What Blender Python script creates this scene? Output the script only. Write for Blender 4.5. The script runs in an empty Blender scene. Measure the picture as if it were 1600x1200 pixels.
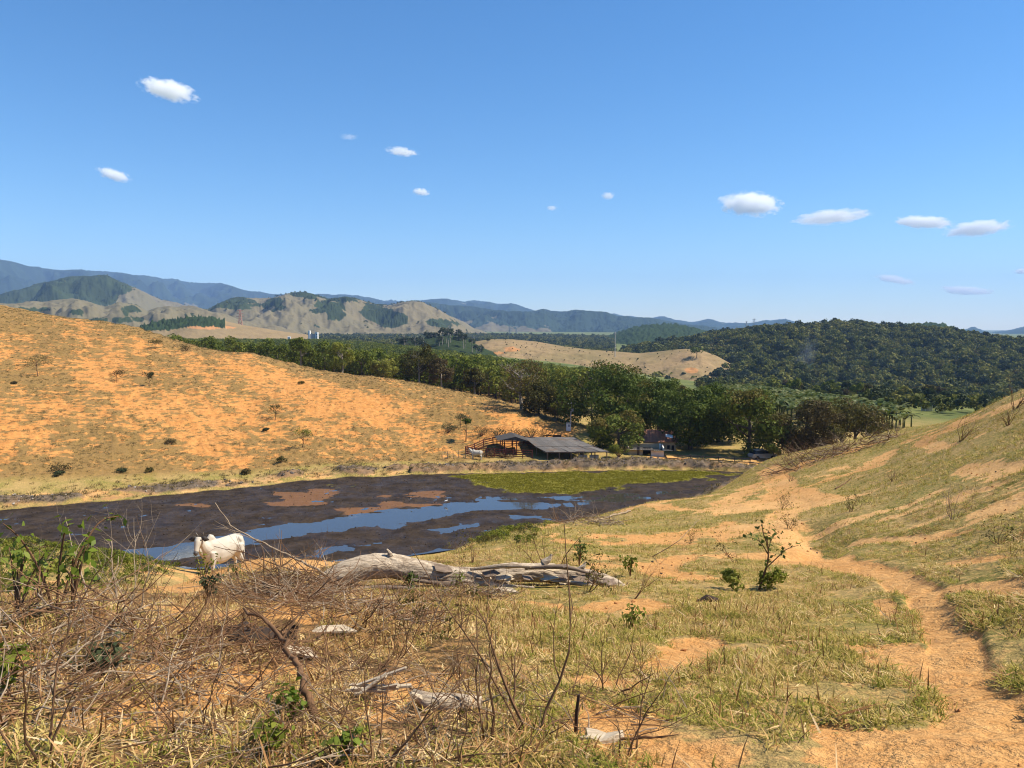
import bpy, math, random
import numpy as np
from mathutils import Vector, Matrix
S = bpy.context.scene
COL = S.collection
R = math.radians
rng = np.random.default_rng(7)
rnd = random.Random(11)

# ------------------------------------------------------------------ camera, sky, sun, exposure
FPX = 1204.0          # focal length of the photograph in its own pixels (1600 wide)
PITCH = math.atan(90 / FPX)
cam = bpy.data.cameras.new('camera'); camo = bpy.data.objects.new('camera', cam); COL.objects.link(camo)
cam.sensor_width = 36; cam.lens = 36 * FPX / 1600; cam.clip_start = 0.05; cam.clip_end = 90000
camo.location = (0, 0, 0); camo.rotation_euler = (R(90) - PITCH, 0, 0)
S.camera = camo
SUN_AZ, SUN_EL = R(88), R(51)
W = bpy.data.worlds.new('World'); S.world = W; W.use_nodes = True
nt = W.node_tree; bg = nt.nodes['Background']
sky = nt.nodes.new('ShaderNodeTexSky'); sky.sky_type = 'NISHITA'; sky.sun_disc = False
sky.sun_elevation = SUN_EL; sky.sun_rotation = SUN_AZ
sky.altitude = 0; sky.air_density = 1.0; sky.dust_density = 0.0; sky.ozone_density = 6.0
hsv = nt.nodes.new('ShaderNodeHueSaturation'); hsv.inputs['Saturation'].default_value = 1.2
nt.links.new(sky.outputs[0], hsv.inputs['Color'])
nt.links.new(hsv.outputs[0], bg.inputs[0]); bg.inputs[1].default_value = 0.092
sl = bpy.data.lights.new('sun', 'SUN'); sl.energy = 4.9; sl.angle = R(0.53); sl.color = (1.0, 0.915, 0.755)
so = bpy.data.objects.new('sun', sl); COL.objects.link(so)
SUND = Vector((math.sin(SUN_AZ) * math.cos(SUN_EL), math.cos(SUN_AZ) * math.cos(SUN_EL), math.sin(SUN_EL)))
so.rotation_euler = SUND.to_track_quat('Z', 'Y').to_euler()
S.view_settings.view_transform = 'Standard'; S.view_settings.look = 'None'
S.view_settings.exposure = 0.80; S.view_settings.gamma = 1.0; S.view_settings.use_curve_mapping = False
cy = S.cycles
cy.max_bounces = 24; cy.diffuse_bounces = 3; cy.glossy_bounces = 3; cy.transmission_bounces = 4
cy.transparent_max_bounces = 8; cy.volume_bounces = 24; cy.use_denoising = True
cy.filter_width = 1.1; cy.caustics_reflective = False; cy.caustics_refractive = False

# ------------------------------------------------------------------ small helpers
def ray(px, py):
    x = (px - 800) / FPX; y = -(py - 600) / FPX
    c, s = math.cos(PITCH), math.sin(PITCH)
    return np.array([x, c + y * s, -s + y * c])
def azt(px, py):
    d = ray(px, py); return math.atan2(d[0], d[1]), d[2] / math.hypot(d[0], d[1])
def P(px, py, r):
    """the point seen at photo pixel px, py at horizontal distance r"""
    a, t = azt(px, py); return np.array([r * math.sin(a), r * math.cos(a), r * t])
def plane_at(px, py, z):
    a, t = azt(px, py); r = z / t; return (r * math.sin(a), r * math.cos(a))
def project(x, y, z):
    c, s = math.cos(PITCH), math.sin(PITCH)
    f = y * c - z * s; u = y * s + z * c
    f = np.maximum(f, 1e-3)
    return 800 + FPX * x / f, 600 - FPX * u / f
def smooth(a, b, x):
    t = np.clip((x - a) / (b - a), 0, 1); return t * t * (3 - 2 * t)

def _hash(ix, iy, seed):
    h = (ix.astype(np.int64) * 374761393 + iy.astype(np.int64) * 668265263 + seed * 1442695041) & 0xffffffff
    h = ((h ^ (h >> 13)) * 1274126177) & 0xffffffff
    return (h ^ (h >> 16)) & 0xffff
def perlin(x, y, seed=0):
    x = np.asarray(x, float); y = np.asarray(y, float)
    ix = np.floor(x); iy = np.floor(y); fx = x - ix; fy = y - iy
    ix = ix.astype(np.int64); iy = iy.astype(np.int64)
    def g(ox, oy):
        a = _hash(ix + ox, iy + oy, seed) * (2 * math.pi / 65536)
        return np.cos(a) * (fx - ox) + np.sin(a) * (fy - oy)
    u = fx ** 3 * (fx * (fx * 6 - 15) + 10); v = fy ** 3 * (fy * (fy * 6 - 15) + 10)
    a = g(0, 0) + u * (g(1, 0) - g(0, 0)); b = g(0, 1) + u * (g(1, 1) - g(0, 1))
    return (a + v * (b - a)) * 1.5
def fbm(x, y, oct=4, seed=0, gain=.5):
    s = 0; a = 1; tot = 0
    for i in range(oct):
        s = s + a * perlin(x, y, seed + i * 17); tot += a
        x = x * 2.03 + 11.3; y = y * 2.03 - 5.7; a *= gain
    return s / tot
def ridged(x, y, oct=4, seed=0):
    s = 0; a = 1; tot = 0
    for i in range(oct):
        s = s + a * (1 - 2 * np.abs(perlin(x, y, seed + i * 13))); tot += a
        x = x * 2.1 + 3.3; y = y * 2.1 - 7.7; a *= .5
    return s / tot
def seg_dist(x, y, pts):
    """distance to a polyline, and the width carried by it at the nearest place (pts: x, y, w)"""
    best = np.full(np.shape(x), 1e9); ww = np.ones(np.shape(x))
    for (x0, y0, w0), (x1, y1, w1) in zip(pts, pts[1:]):
        dx, dy = x1 - x0, y1 - y0; L = dx * dx + dy * dy + 1e-9
        t = np.clip(((x - x0) * dx + (y - y0) * dy) / L, 0, 1)
        d = np.hypot(x - x0 - t * dx, y - y0 - t * dy); w = w0 + t * (w1 - w0)
        m = d / w < best / ww
        best = np.where(m, d, best); ww = np.where(m, w, ww)
    return best, ww
def poly_sd(x, y, poly):
    """signed distance to a polygon, positive inside"""
    n = len(poly); ins = np.zeros(np.shape(x), bool); best = np.full(np.shape(x), 1e9)
    for i in range(n):
        x0, y0 = poly[i]; x1, y1 = poly[(i + 1) % n]
        c = ((y0 > y) != (y1 > y)) & (x < (x1 - x0) * (y - y0) / (y1 - y0 + 1e-12) + x0)
        ins ^= c
        dx, dy = x1 - x0, y1 - y0
        t = np.clip(((x - x0) * dx + (y - y0) * dy) / (dx * dx + dy * dy + 1e-12), 0, 1)
        best = np.minimum(best, np.hypot(x - x0 - t * dx, y - y0 - t * dy))
    return np.where(ins, best, -best)

def tag(o, label=None, cat=None, group=None, kind=None):
    if label: o['label'] = label
    if cat: o['category'] = cat
    if group: o['group'] = group
    if kind: o['kind'] = kind
    return o
def empty(name, loc=(0, 0, 0), rz=0, scale=1):
    o = bpy.data.objects.new(name, None); COL.objects.link(o)
    o.location = loc; o.rotation_euler = (0, 0, rz); o.scale = (scale,) * 3 if not hasattr(scale, '__len__') else scale
    return o
def link(name, me, parent=None, loc=None, rz=0):
    o = bpy.data.objects.new(name, me); COL.objects.link(o)
    if parent is not None: o.parent = parent
    if loc is not None: o.location = loc
    if rz: o.rotation_euler = (0, 0, rz)
    return o
def kids(o): return [c for c in COL.objects if c.parent is o]
CH = {}
def copy_tree(o, loc, rz=0, scale=1, label=None):
    c = o.copy(); COL.objects.link(c); c.location = loc; c.rotation_euler = (0, 0, rz)
    c.scale = (scale,) * 3 if not hasattr(scale, '__len__') else scale
    if label: c['label'] = label
    if o.name not in CH:
        CH[o.name] = [(k, list(k.children)) for k in o.children]
    for k, subs in CH[o.name]:
        d = k.copy(); COL.objects.link(d); d.parent = c
        for g in subs:
            e = g.copy(); COL.objects.link(e); e.parent = d
    return c

def mesh_np(name, V, F, mats=(), smooth_=False, attrs=None):
    """V (n,3), F (m,k) all faces with k corners, or a list of such arrays"""
    me = bpy.data.meshes.new(name)
    V = np.ascontiguousarray(V, np.float32); Fs = F if isinstance(F, list) else [F]
    Fs = [np.ascontiguousarray(f, np.int32) for f in Fs if len(f)]
    me.vertices.add(len(V)); me.vertices.foreach_set('co', V.ravel())
    nl = sum(f.size for f in Fs); npoly = sum(len(f) for f in Fs)
    me.loops.add(nl); me.loops.foreach_set('vertex_index', np.concatenate([f.ravel() for f in Fs]))
    me.polygons.add(npoly)
    tot = np.concatenate([np.full(len(f), f.shape[1], np.int32) for f in Fs])
    me.polygons.foreach_set('loop_start', np.concatenate([[0], np.cumsum(tot)[:-1]]).astype(np.int32))
    me.polygons.foreach_set('loop_total', tot)
    if smooth_: me.polygons.foreach_set('use_smooth', np.ones(npoly, bool))
    for m in mats: me.materials.append(m)
    for k, a in (attrs or {}).items():
        a = np.asarray(a, np.float32)
        if a.ndim == 1:
            me.attributes.new(k, 'FLOAT', 'POINT').data.foreach_set('value', a)
        else:
            me.attributes.new(k, 'FLOAT_COLOR', 'POINT').data.foreach_set('color', a.ravel())
    me.update(calc_edges=True); me.validate()
    return me

class MB:
    """collects polygons (quads and triangles) of one mesh"""
    def __init__(s): s.v = []; s.f = []
    def add(s, vs, fs):
        b = len(s.v); s.v.extend([tuple(map(float, v)) for v in vs]); s.f.extend([tuple(i + b for i in f) for f in fs]); return s
    def box(s, c, d, rz=0, rx=0, ry=0):
        M = Matrix.Rotation(rz, 3, 'Z') @ Matrix.Rotation(ry, 3, 'Y') @ Matrix.Rotation(rx, 3, 'X')
        vs = [Vector(c) + M @ Vector((x * d[0] / 2, y * d[1] / 2, z * d[2] / 2)) for z in (-1, 1) for y in (-1, 1) for x in (-1, 1)]
        return s.add(vs, [(0, 2, 3, 1), (4, 5, 7, 6), (0, 1, 5, 4), (1, 3, 7, 5), (3, 2, 6, 7), (2, 0, 4, 6)])
    def bar(s, a, b, w, h=None):
        a, b = Vector(a), Vector(b); h = h or w; d = b - a; L = d.length
        q = d.to_track_quat('X', 'Z').to_matrix()
        vs = [(a + b) / 2 + q @ Vector((x * L / 2, y * w / 2, z * h / 2)) for z in (-1, 1) for y in (-1, 1) for x in (-1, 1)]
        return s.add(vs, [(0, 2, 3, 1), (4, 5, 7, 6), (0, 1, 5, 4), (1, 3, 7, 5), (3, 2, 6, 7), (2, 0, 4, 6)])
    def tube(s, pts, rad, n=6, wob=0, flute=0, seed=0):
        pts = [Vector(p) for p in pts]; k = len(pts); ra = rad if hasattr(rad, '__len__') else [rad] * k
        up = Vector((0.13, 0.21, 0.97)); vs = []
        rr = random.Random(seed); ph = rr.random() * 6
        for i, p in enumerate(pts):
            d = (pts[min(i + 1, k - 1)] - pts[max(i - 1, 0)])
            d = d.normalized() if d.length > 1e-9 else Vector((0, 0, 1))
            a = up.cross(d)
            if a.length < .05: a = Vector((1, 0, 0)).cross(d)
            a.normalize(); b = d.cross(a)
            for j in range(n):
                t = 2 * math.pi * j / n
                q = ra[i] * (1 + wob * (rr.random() - .5) + flute * math.sin(5 * t + ph + i * .15) + flute * .6 * math.sin(9 * t - ph + i * .1))
                vs.append(p + a * (math.cos(t) * q) + b * (math.sin(t) * q))
        fs = [(i * n + j, i * n + (j + 1) % n, (i + 1) * n + (j + 1) % n, (i + 1) * n + j) for i in range(k - 1) for j in range(n)]
        fs.append(tuple(range(n - 1, -1, -1))); fs.append(tuple(range((k - 1) * n, k * n)))
        return s.add(vs, fs)
    def mesh(s, name, mats=(), smooth_=False):
        me = bpy.data.meshes.new(name); me.from_pydata(s.v, [], s.f)
        for m in (mats if isinstance(mats, (list, tuple)) else [mats]): me.materials.append(m)
        if smooth_: me.polygons.foreach_set('use_smooth', np.ones(len(me.polygons), bool))
        me.update(); return me
    def obj(s, name, mat, parent=None, smooth_=False):
        return link(name, s.mesh(name, mat, smooth_), parent)

# ------------------------------------------------------------------ materials
class N:
    """tiny node builder"""
    def __init__(s, name):
        s.m = bpy.data.materials.new(name); s.m.use_nodes = True; s.t = s.m.node_tree
        s.b = s.t.nodes['Principled BSDF']; s.out = s.t.nodes['Material Output']
        s.b.inputs['Specular IOR Level'].default_value = .25
    def n(s, typ, **kw):
        x = s.t.nodes.new(typ)
        for k, v in kw.items(): setattr(x, k, v)
        return x
    def l(s, a, b): s.t.links.new(a, b)
    def set(s, sock, v):
        if hasattr(v, 'is_output'): s.l(v, sock)
        else: sock.default_value = v
    def pos(s): return s.n('ShaderNodeNewGeometry').outputs['Position']
    def objc(s): return s.n('ShaderNodeTexCoord').outputs['Object']
    def island(s): return s.n('ShaderNodeNewGeometry').outputs['Random Per Island']
    def attr(s, name, f=False):
        x = s.n('ShaderNodeAttribute', attribute_name=name); return x.outputs['Fac' if f else 'Color']
    def sep(s, c):
        x = s.n('ShaderNodeSeparateColor'); s.l(c, x.inputs[0]); return x.outputs
    def map(s, v, scale, rot=(0, 0, 0)):
        x = s.n('ShaderNodeMapping'); s.l(v, x.inputs[0]); x.inputs['Scale'].default_value = scale; x.inputs['Rotation'].default_value = rot
        return x.outputs[0]
    def noise(s, v, scale, detail=4, rough=.55, dist=0):
        x = s.n('ShaderNodeTexNoise'); s.l(v, x.inputs['Vector']); x.inputs['Scale'].default_value = scale
        x.inputs['Detail'].default_value = detail; x.inputs['Roughness'].default_value = rough; x.inputs['Distortion'].default_value = dist
        return x.outputs['Fac']
    def voro(s, v, scale):
        x = s.n('ShaderNodeTexVoronoi'); s.l(v, x.inputs['Vector']); x.inputs['Scale'].default_value = scale; return x.outputs['Distance']
    def rng(s, v, a, b, c=0., d=1.):
        x = s.n('ShaderNodeMapRange'); s.l(v, x.inputs[0])
        for i, q in zip((1, 2, 3, 4), (a, b, c, d)): x.inputs[i].default_value = q
        return x.outputs[0]
    def math(s, op, a, b=0.):
        x = s.n('ShaderNodeMath', operation=op); s.set(x.inputs[0], a); s.set(x.inputs[1], b); return x.outputs[0]
    def mix(s, f, a, b, mode='MIX'):
        x = s.n('ShaderNodeMix', data_type='RGBA', blend_type=mode)
        s.set(x.inputs[0], f); s.set(x.inputs[6], a if hasattr(a, 'is_output') else (*a, 1)); s.set(x.inputs[7], b if hasattr(b, 'is_output') else (*b, 1))
        return x.outputs[2]
    def color(s, c): s.set(s.b.inputs['Base Color'], c if hasattr(c, 'is_output') else (*c, 1)); return s
    def rough(s, v): s.set(s.b.inputs['Roughness'], v); return s
    def bump(s, h, strength=.5, dist=.02):
        x = s.n('ShaderNodeBump'); x.inputs['Strength'].default_value = strength; x.inputs['Distance'].default_value = dist
        s.l(h, x.inputs['Height']); s.l(x.outputs[0], s.b.inputs['Normal']); return s
    def leafy(s, c, tr=.35):
        """thin leaf: part of the light goes through"""
        d = s.n('ShaderNodeBsdfTranslucent'); s.set(d.inputs[0], c)
        mx = s.n('ShaderNodeMixShader'); mx.inputs[0].default_value = tr
        s.l(s.b.outputs[0], mx.inputs[1]); s.l(d.outputs[0], mx.inputs[2]); s.l(mx.outputs[0], s.out.inputs[0])
        s.color(c); return s

def leaf_mat(name, cols, tr=.35, rough=.65, nscale=.3, spec=.08):
    """leaf colours picked per leaf, drifting over the crown and from plant to plant"""
    q = N(name); r = q.island(); oi = q.n('ShaderNodeObjectInfo').outputs['Random']
    nz = q.noise(q.pos(), nscale, 2)
    f = q.math('ADD', q.math('MULTIPLY', r, .5), q.math('ADD', q.math('MULTIPLY', nz, .5), q.math('MULTIPLY', oi, .55)))
    rp = q.n('ShaderNodeValToRGB'); q.l(q.rng(f, .25, 1.2), rp.inputs[0])
    el = rp.color_ramp.elements
    while len(el) < len(cols): el.new(.5)
    for i, c in enumerate(cols): el[i].position = i / (len(cols) - 1); el[i].color = (*c, 1)
    q.rough(rough); q.leafy(rp.outputs[0], tr); q.b.inputs['Specular IOR Level'].default_value = spec; return q.m
def flat_mat(name, c, c2=None, scale=8, rough=.7, bump=0, stretch=(1, 1, 1), metal=0):
    q = N(name); v = q.map(q.objc(), stretch); nz = q.noise(v, scale, 5, .6)
    q.color(q.mix(q.rng(nz, .3, .7), c, c2 or tuple(x * .75 for x in c))); q.rough(rough); q.b.inputs['Metallic'].default_value = metal
    if bump: q.bump(nz, bump, .02)
    return q.m
M = {}

# ------------------------------------------------------------------ the lie of the land
WL = -20.0                                  # level of the pond, the eye being at 0
SEC = {   # photo column: list of (row, r) seen on the ground or ('z', height, r) hidden behind something
 -300: [('z',-1.6,2.8),('z',-2.6,7),('z',-3.6,12),('z',-6,22),('z',-9.5,33),('z',-14,50),('z',-19.5,70),('z',-19.9,85),('z',-19.9,98),('z',-18.8,106),('z',-15.5,125),('z',-8,155),('z',0,185),('z',11,235),('z',10,300),('z',-5,380)],
 0: [(1200,2.85),(1100,3.9),(1000,5.8),(960,7.5),(930,10),('z',-4.7,14),('z',-6.8,21),(852,31),('z',-13,46),('z',-19.7,70),('z',-19.9,90),('z',-19.85,98),(773,103),(700,121),(600,156),(550,184),(480,235),('z',3,290),('z',-15,400)],
 200: [(1200,2.85),(1000,5.9),(950,8.5),(925,11.5),('z',-5.6,16),(902,24),(876,34),('z',-15.2,48),('z',-19.8,64),('z',-19.9,85),('z',-19.85,98),(760,103),(735,110),(650,134),(580,166),(510,218),('z',-4,270),('z',-17,360)],
 400: [(1200,2.85),(1000,6),(940,9),(900,12),(885,14.5),('z',-7,20.5),('z',-9.4,29),('z',-14.5,45),('z',-19.8,63),('z',-19.9,85),('z',-19.85,101),(745,105),(722,111),(660,131),(600,157),(556,183),('z',-12,225),('z',-20,290)],
 600: [(1200,2.85),(1000,6),(940,9.3),(905,12),(880,14.5),('z',-7.3,22),('z',-10.5,32),('z',-15,46),('z',-19.8,62),('z',-19.9,85),(748,101),(725,108),(660,131),(620,147),(595,161),('z',-15,200),('z',-21,260)],
 730: [(722,111),('z',-19.7,117),(702,120.5),(675,128),(650,136),(622,148),('z',-17,185),('z',-21,240)],
 800: [(1200,2.85),(1000,6),(930,9.7),(890,13),(860,17.5),(838,24),(828,30),('z',-13,45),('z',-18.5,58),('z',-19.9,66),('z',-19.9,85),(740,104.5),(722,111),('z',-19.75,118),(697,123.5),(660,132),(640,140),('z',-19,175),('z',-22,250)],
 900: [('z',-19.9,85),(738,105),(722,111),('z',-19.9,118),('z',-19,126),(664,136),('z',-19,150),('z',-20.5,175),('z',-22.5,250)],
 1000: [(1200,2.85),(1050,4.9),(950,8.3),(900,12),(850,20),(815,32),(790,44),('z',-14,54),('z',-18.8,66),('z',-19.9,74),('z',-19.9,90),(736,106),(722,111),('z',-19.8,125),('z',-19.9,150),('z',-23,250),('z',-32,420)],
 1200: [(1200,2.9),(1050,5),(950,9),(900,12.5),(850,19),(800,29),(760,43),(730,58),(719,68),('z',-15.5,82),('z',-19,98),('z',-19.9,120),('z',-20,150),('z',-24,250),('z',-34,420)],
 1400: [(1200,3.0),(1050,5.2),(950,8.7),(900,11.5),(850,16),(800,22),(740,34),(700,46),(672,57),('z',-10.5,72),('z',-16,95),('z',-19.8,125),('z',-21,180),('z',-25,260),('z',-36,420)],
 1600: [(1200,3.0),(1050,5),(900,8.5),(850,11.5),(800,15),(750,20),(700,26.5),(650,36),(612,46),('z',-6,60),('z',-13,90),('z',-19,125),('z',-22,180),('z',-26,260),('z',-36,420)],
 2000: [('z',-1.5,2.9),('z',-1.6,5),('z',-1.7,8.5),('z',-1.7,13),('z',-1.5,20),('z',-.8,30),('z',0,46),('z',-2,65),('z',-9,95),('z',-17,130),('z',-22,190),('z',-28,280)],
}
FAR = [(600,{-300:-20,0:-22,200:-22,400:-23,600:-24,800:-28,1000:-38,1200:-44,1400:-46,1600:-46,2000:-44}),
       (1000,{-300:-25,0:-25,400:-26,800:-32,1200:-46,1600:-46,2000:-44}), (2000,{-300:-25,400:-25,800:-28,1200:-36,2000:-34}), (11000,{-300:-22,800:-22,2000:-22})]
ctl = []
for px, col in SEC.items():
    for q in col:
        if q[0] == 'z': ctl.append((azt(px, 600)[0], math.log(q[2]), q[1] / q[2]))
        else:
            a, t = azt(px, q[0]); ctl.append((a, math.log(q[1]), t))
for r_, d in FAR:
    for px, z in d.items(): ctl.append((azt(px, 600)[0], math.log(r_), z / r_))
ctl = np.array(ctl)
AZS = 2.6                                    # azimuth against ln r in the spline's plane
CU = np.column_stack([ctl[:, 0] * AZS, ctl[:, 1]])
def _k(d2): return .5 * d2 * np.log(d2 + 1e-12)
def _fit():
    n = len(CU); D = ((CU[:, None] - CU[None]) ** 2).sum(-1)
    A = np.zeros((n + 3, n + 3)); A[:n, :n] = _k(D) + 2e-4 * np.eye(n); A[:n, n] = 1; A[:n, n + 1:] = CU; A[n:, :n] = A[:n, n:].T
    return np.linalg.solve(A, np.concatenate([ctl[:, 2], np.zeros(3)]))
WGT = _fit()
def base_z(az, r):
    az = np.asarray(az, float); r = np.asarray(r, float); shp = np.broadcast(az, r).shape
    az = np.broadcast_to(az, shp).ravel(); r = np.broadcast_to(r, shp).ravel()
    s = np.sign(az); a = np.abs(az)
    fold = s * np.where(a > .85, .85 * (1 - smooth(.85, math.pi, a)), a)
    rr = np.clip(r, 3.0, 10500); u = fold * AZS; v = np.log(rr)
    n = len(CU); out = np.empty(len(u))
    for i in range(0, len(u), 60000):
        sl_ = slice(i, i + 60000)
        d2 = (u[sl_, None] - CU[None, :, 0]) ** 2 + (v[sl_, None] - CU[None, :, 1]) ** 2
        out[sl_] = _k(d2) @ WGT[:n] + WGT[n] + WGT[n + 1] * u[sl_] + WGT[n + 2] * v[sl_]
    z = out * rr
    near = r < 3.0
    z = np.where(near, -1.45 + (z + 1.45) * (r / 3.0) ** 1.5, z)
    return z.reshape(shp)

def on_plane(pts, z=WL): return [plane_at(px, py, z) for px, py in pts]
POND = on_plane([(-250,842),(0,801),(60,795),(150,787),(250,777),(350,767),(450,756),(560,748),(700,742.5),(800,740),(900,738),(1000,737),(1090,737),(1150,739),(1200,744),(1200,770),(1150,800),(1000,812),(860,835),(600,872),(400,884),(150,890),(-20,862),(-250,880)])
WATER = [on_plane(p) for p in (
 [(100,884),(125,876),(160,863),(205,857),(260,851),(300,843),(400,826),(450,820),(480,815),(520,811),(575,803),(610,795),(690,791),(705,785),(750,782),(800,784),(850,781),(868,789),(850,795),(800,797),(735,799),(715,803),(700,808),(640,816),(612,826),(560,823),(500,833),(450,839),(405,847),(350,862),(260,878),(190,884)],
 [(478,866),(505,856),(600,845),(614,848),(545,861),(500,872)],
 [(795,804),(850,805),(856,812),(800,812)], [(660,828),(720,818),(745,824),(690,834)], [(850,812),(858,806),(852,820),(840,822)])]
SHALLOW = [on_plane(p) for p in (  # the first four also bound the painted reflections of the hill
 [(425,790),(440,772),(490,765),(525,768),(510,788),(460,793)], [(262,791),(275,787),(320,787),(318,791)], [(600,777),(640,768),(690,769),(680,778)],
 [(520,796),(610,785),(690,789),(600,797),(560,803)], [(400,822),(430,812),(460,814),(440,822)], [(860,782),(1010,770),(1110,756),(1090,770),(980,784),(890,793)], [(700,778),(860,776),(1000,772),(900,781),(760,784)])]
WEED = on_plane([(690,745),(760,741),(900,738.5),(1000,737.5),(1100,738),(1145,741),(1110,748),(1040,753),(990,756),(960,766),(890,770),(800,768),(765,761),(735,750)])
GP_CACHE = {}
def line_px(pts):
    """photo points on the ground (row, width in m) -> polyline in the world on the smooth land"""
    out = []
    for px, py, w in pts:
        x, y, _ = gp0(px, py); out.append((x, y, w))
    return out
def _march(px, py, zf, r0=2.4, r1=400):
    a, t = azt(px, py); rs = np.exp(np.linspace(math.log(r0), math.log(r1), 900))
    z = zf(np.full(900, a), rs); hit = np.nonzero(z >= t * rs)[0]
    i = hit[0] if len(hit) else 899
    if 0 < i:
        d0 = t * rs[i - 1] - z[i - 1]; d1 = z[i] - t * rs[i]; f = d0 / (d0 + d1 + 1e-12); r_ = rs[i - 1] + f * (rs[i] - rs[i - 1])
    else: r_ = rs[0]
    return np.array([r_ * math.sin(a), r_ * math.cos(a), t * r_])
def gp0(px, py): return _march(px, py, base_z)

PATH = line_px([(1595,1260,.29),(1565,1190,.27),(1535,1110,.21),(1494,1030,.17),(1478,975,.17),(1445,925,.2),(1390,897,.28),(1300,878,.42),(1268,862,.45),(1240,838,.5),(1215,820,.5),(1222,806,.55),(1245,795,.6),(1230,770,.7),(1212,745,.8),(1200,731,.8)])
TRAILS = [line_px(p) for p in (
 [(1300,880,.5),(1180,866,.55),(1080,868,.45),(1010,893,.35)], [(1205,820,.25),(1120,822,.3),(1040,836,.25),(960,850,.3)], [(1130,800,.5),(1010,790,.5),(940,800,.5),(850,826,.4)],
 [(1600,918,.22),(1540,912,.2),(1475,920,.15)], [(1300,748,.9),(1340,738,1.0),(1390,705,.5)], [(1440,688,.35),(1465,702,.35),(1490,697,.3)], [(1190,790,1.2),(1220,770,1.2),(1260,790,1.0)],
 [(1340,842,.2),(1420,840,.25),(1500,835,.2)], [(1500,775,.3),(1560,760,.3)], [(1180,757,.8),(1150,775,.9),(1120,795,.6)], [(1580,740,.5),(1510,730,.4)])]
BARES = [line_px(p) for p in (
 [(270,925,.35),(330,905,.7),(420,890,.9),(480,884,.7)], [(930,948,.3),(1000,940,.35),(1010,952,.3)], [(1350,1175,.3),(1440,1165,.35),(1560,1190,.4)], [(1180,1005,.02),(1400,1010,.22),(1470,1040,.2)],
 [(230,985,.25),(290,970,.15)], [(400,1060,.2),(470,1045,.15)], [(150,1120,.15),(230,1100,.2)], [(600,1120,.12),(640,1060,.18),(700,1050,.1)], [(1040,1040,.15),(1100,1000,.2)], [(1480,880,.2),(1560,870,.25)], [(1400,960,.1),(1380,940,.12)], [(1320,1010,.05),(1380,1040,.1)], [(325,1080,.12),(345,1095,.12)], [(30,1040,.2),(70,1060,.12)], [(830,1010,.1),(870,1020,.12)], [(820,940,.2),(880,950,.2)], [(1000,880,.3),(1080,905,.4)], [(1280,1130,.1),(1350,1150,.15)])]
LEDGE = line_px([(1265,818,.0),(1282,838,.0),(1296,852,.0),(1275,865,0)])
MOUNDS = [(gp0(470, 985), .75, .22), (gp0(120, 1000), .8, .2), (gp0(400, 890), 1.6, .18), (gp0(270, 965), .6, .1), (gp0(560, 950), .6, .12)]

def left_hill(az, r):
    """0 at the pond's far shore, 1 on the skyline of the hill beyond it"""
    px = 800 + FPX * np.tan(np.clip(az, -1.2, 1.2))
    rs = np.interp(px, [-300,0,200,400,600,720,900], [101,101,101,103,106,109,124]); rr = np.interp(px, [-300,0,200,400,600,800,900], [240,232,215,182,160,140,137])
    return (r - rs) / (rr - rs), smooth(930, 860, px)
def land(x, y, want=False):
    x = np.asarray(x, float).ravel(); y = np.asarray(y, float).ravel()
    n = len(x); r = np.hypot(x, y); az = np.arctan2(x, y)
    z = base_z(az, r)
    o = {k: np.zeros(n) for k in ('bare', 'pm', 'berm', 'weed', 'path', 'hill', 'rust')}
    ahead = np.abs(az) < .9
    for sel, fn in ((r < 80, land_near), ((r > 80) & (r < 300) & ahead & (az < .45), land_hill), ((r > 56) & (r < 135) & ahead, land_pond)):
        i = np.nonzero(sel)[0]
        if len(i): fn(i, x[i], y[i], r[i], az[i], z, o)
    if not want: return z
    return z, np.clip(o['bare'], 0, 1), o['pm'], o['berm'], o['weed'], o['path'], o['hill'], o['rust']
def land_near(i, x, y, r, az, z, o):
    nearw = 1 - smooth(45, 75, r)
    dp, wp = seg_dist(x, y, PATH); path = 1 - smooth(.75, 1.25, dp / wp + .5 * fbm(x / (.4 + wp), y / (.4 + wp), 3, 3))
    path = path * smooth(78, 70, r)
    bare = path.copy()
    for t in TRAILS + BARES:
        tx = [p[0] for p in t]; ty = [p[1] for p in t]; mg = 3 + 2 * max(p[2] for p in t)
        k = np.nonzero((x > min(tx) - mg) & (x < max(tx) + mg) & (y > min(ty) - mg) & (y < max(ty) + mg))[0]
        if not len(k): continue
        d, w = seg_dist(x[k], y[k], t); q = d / w + 1.1 * fbm(x[k] * .55 / w, y[k] * .55 / w, 3, 9)
        bare[k] = np.maximum(bare[k], 1 - smooth(.55, 1.35, q))
    big = fbm(x * .16, y * .16, 4, 21); mid = fbm(x * .9, y * .9, 3, 31)
    bare = np.maximum(bare, nearw * smooth(.10, .38, big + .45 * mid - .10 * smooth(14, 5, r)) * .9)
    dz = nearw * (.09 * fbm(x * .55, y * .55, 3, 51) + .03 * fbm(x * 2.6, y * 2.6, 3, 53) * smooth(40, 12, r)) * smooth(1.2, 4, r)
    dz = dz + smooth(10, 40, r) * nearw * .25 * fbm(x * .22, y * .22, 3, 57)
    dz = dz - path * (.02 * smooth(2, 6, r) + .016 * smooth(.05, .45, perlin(x * 4.3, y * 4.3, 55)) * smooth(30, 15, r)) - .03 * bare * nearw
    dl, _ = seg_dist(x, y, [(a, b, 1) for a, b, _ in LEDGE]); dz = dz - .28 * np.exp(-(dl / .55) ** 2)
    for c, s, a in MOUNDS: dz = dz + a * np.exp(-((x - c[0]) ** 2 + (y - c[1]) ** 2) / (s * s))
    z[i] += dz; o['bare'][i] = bare; o['path'][i] = path
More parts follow.
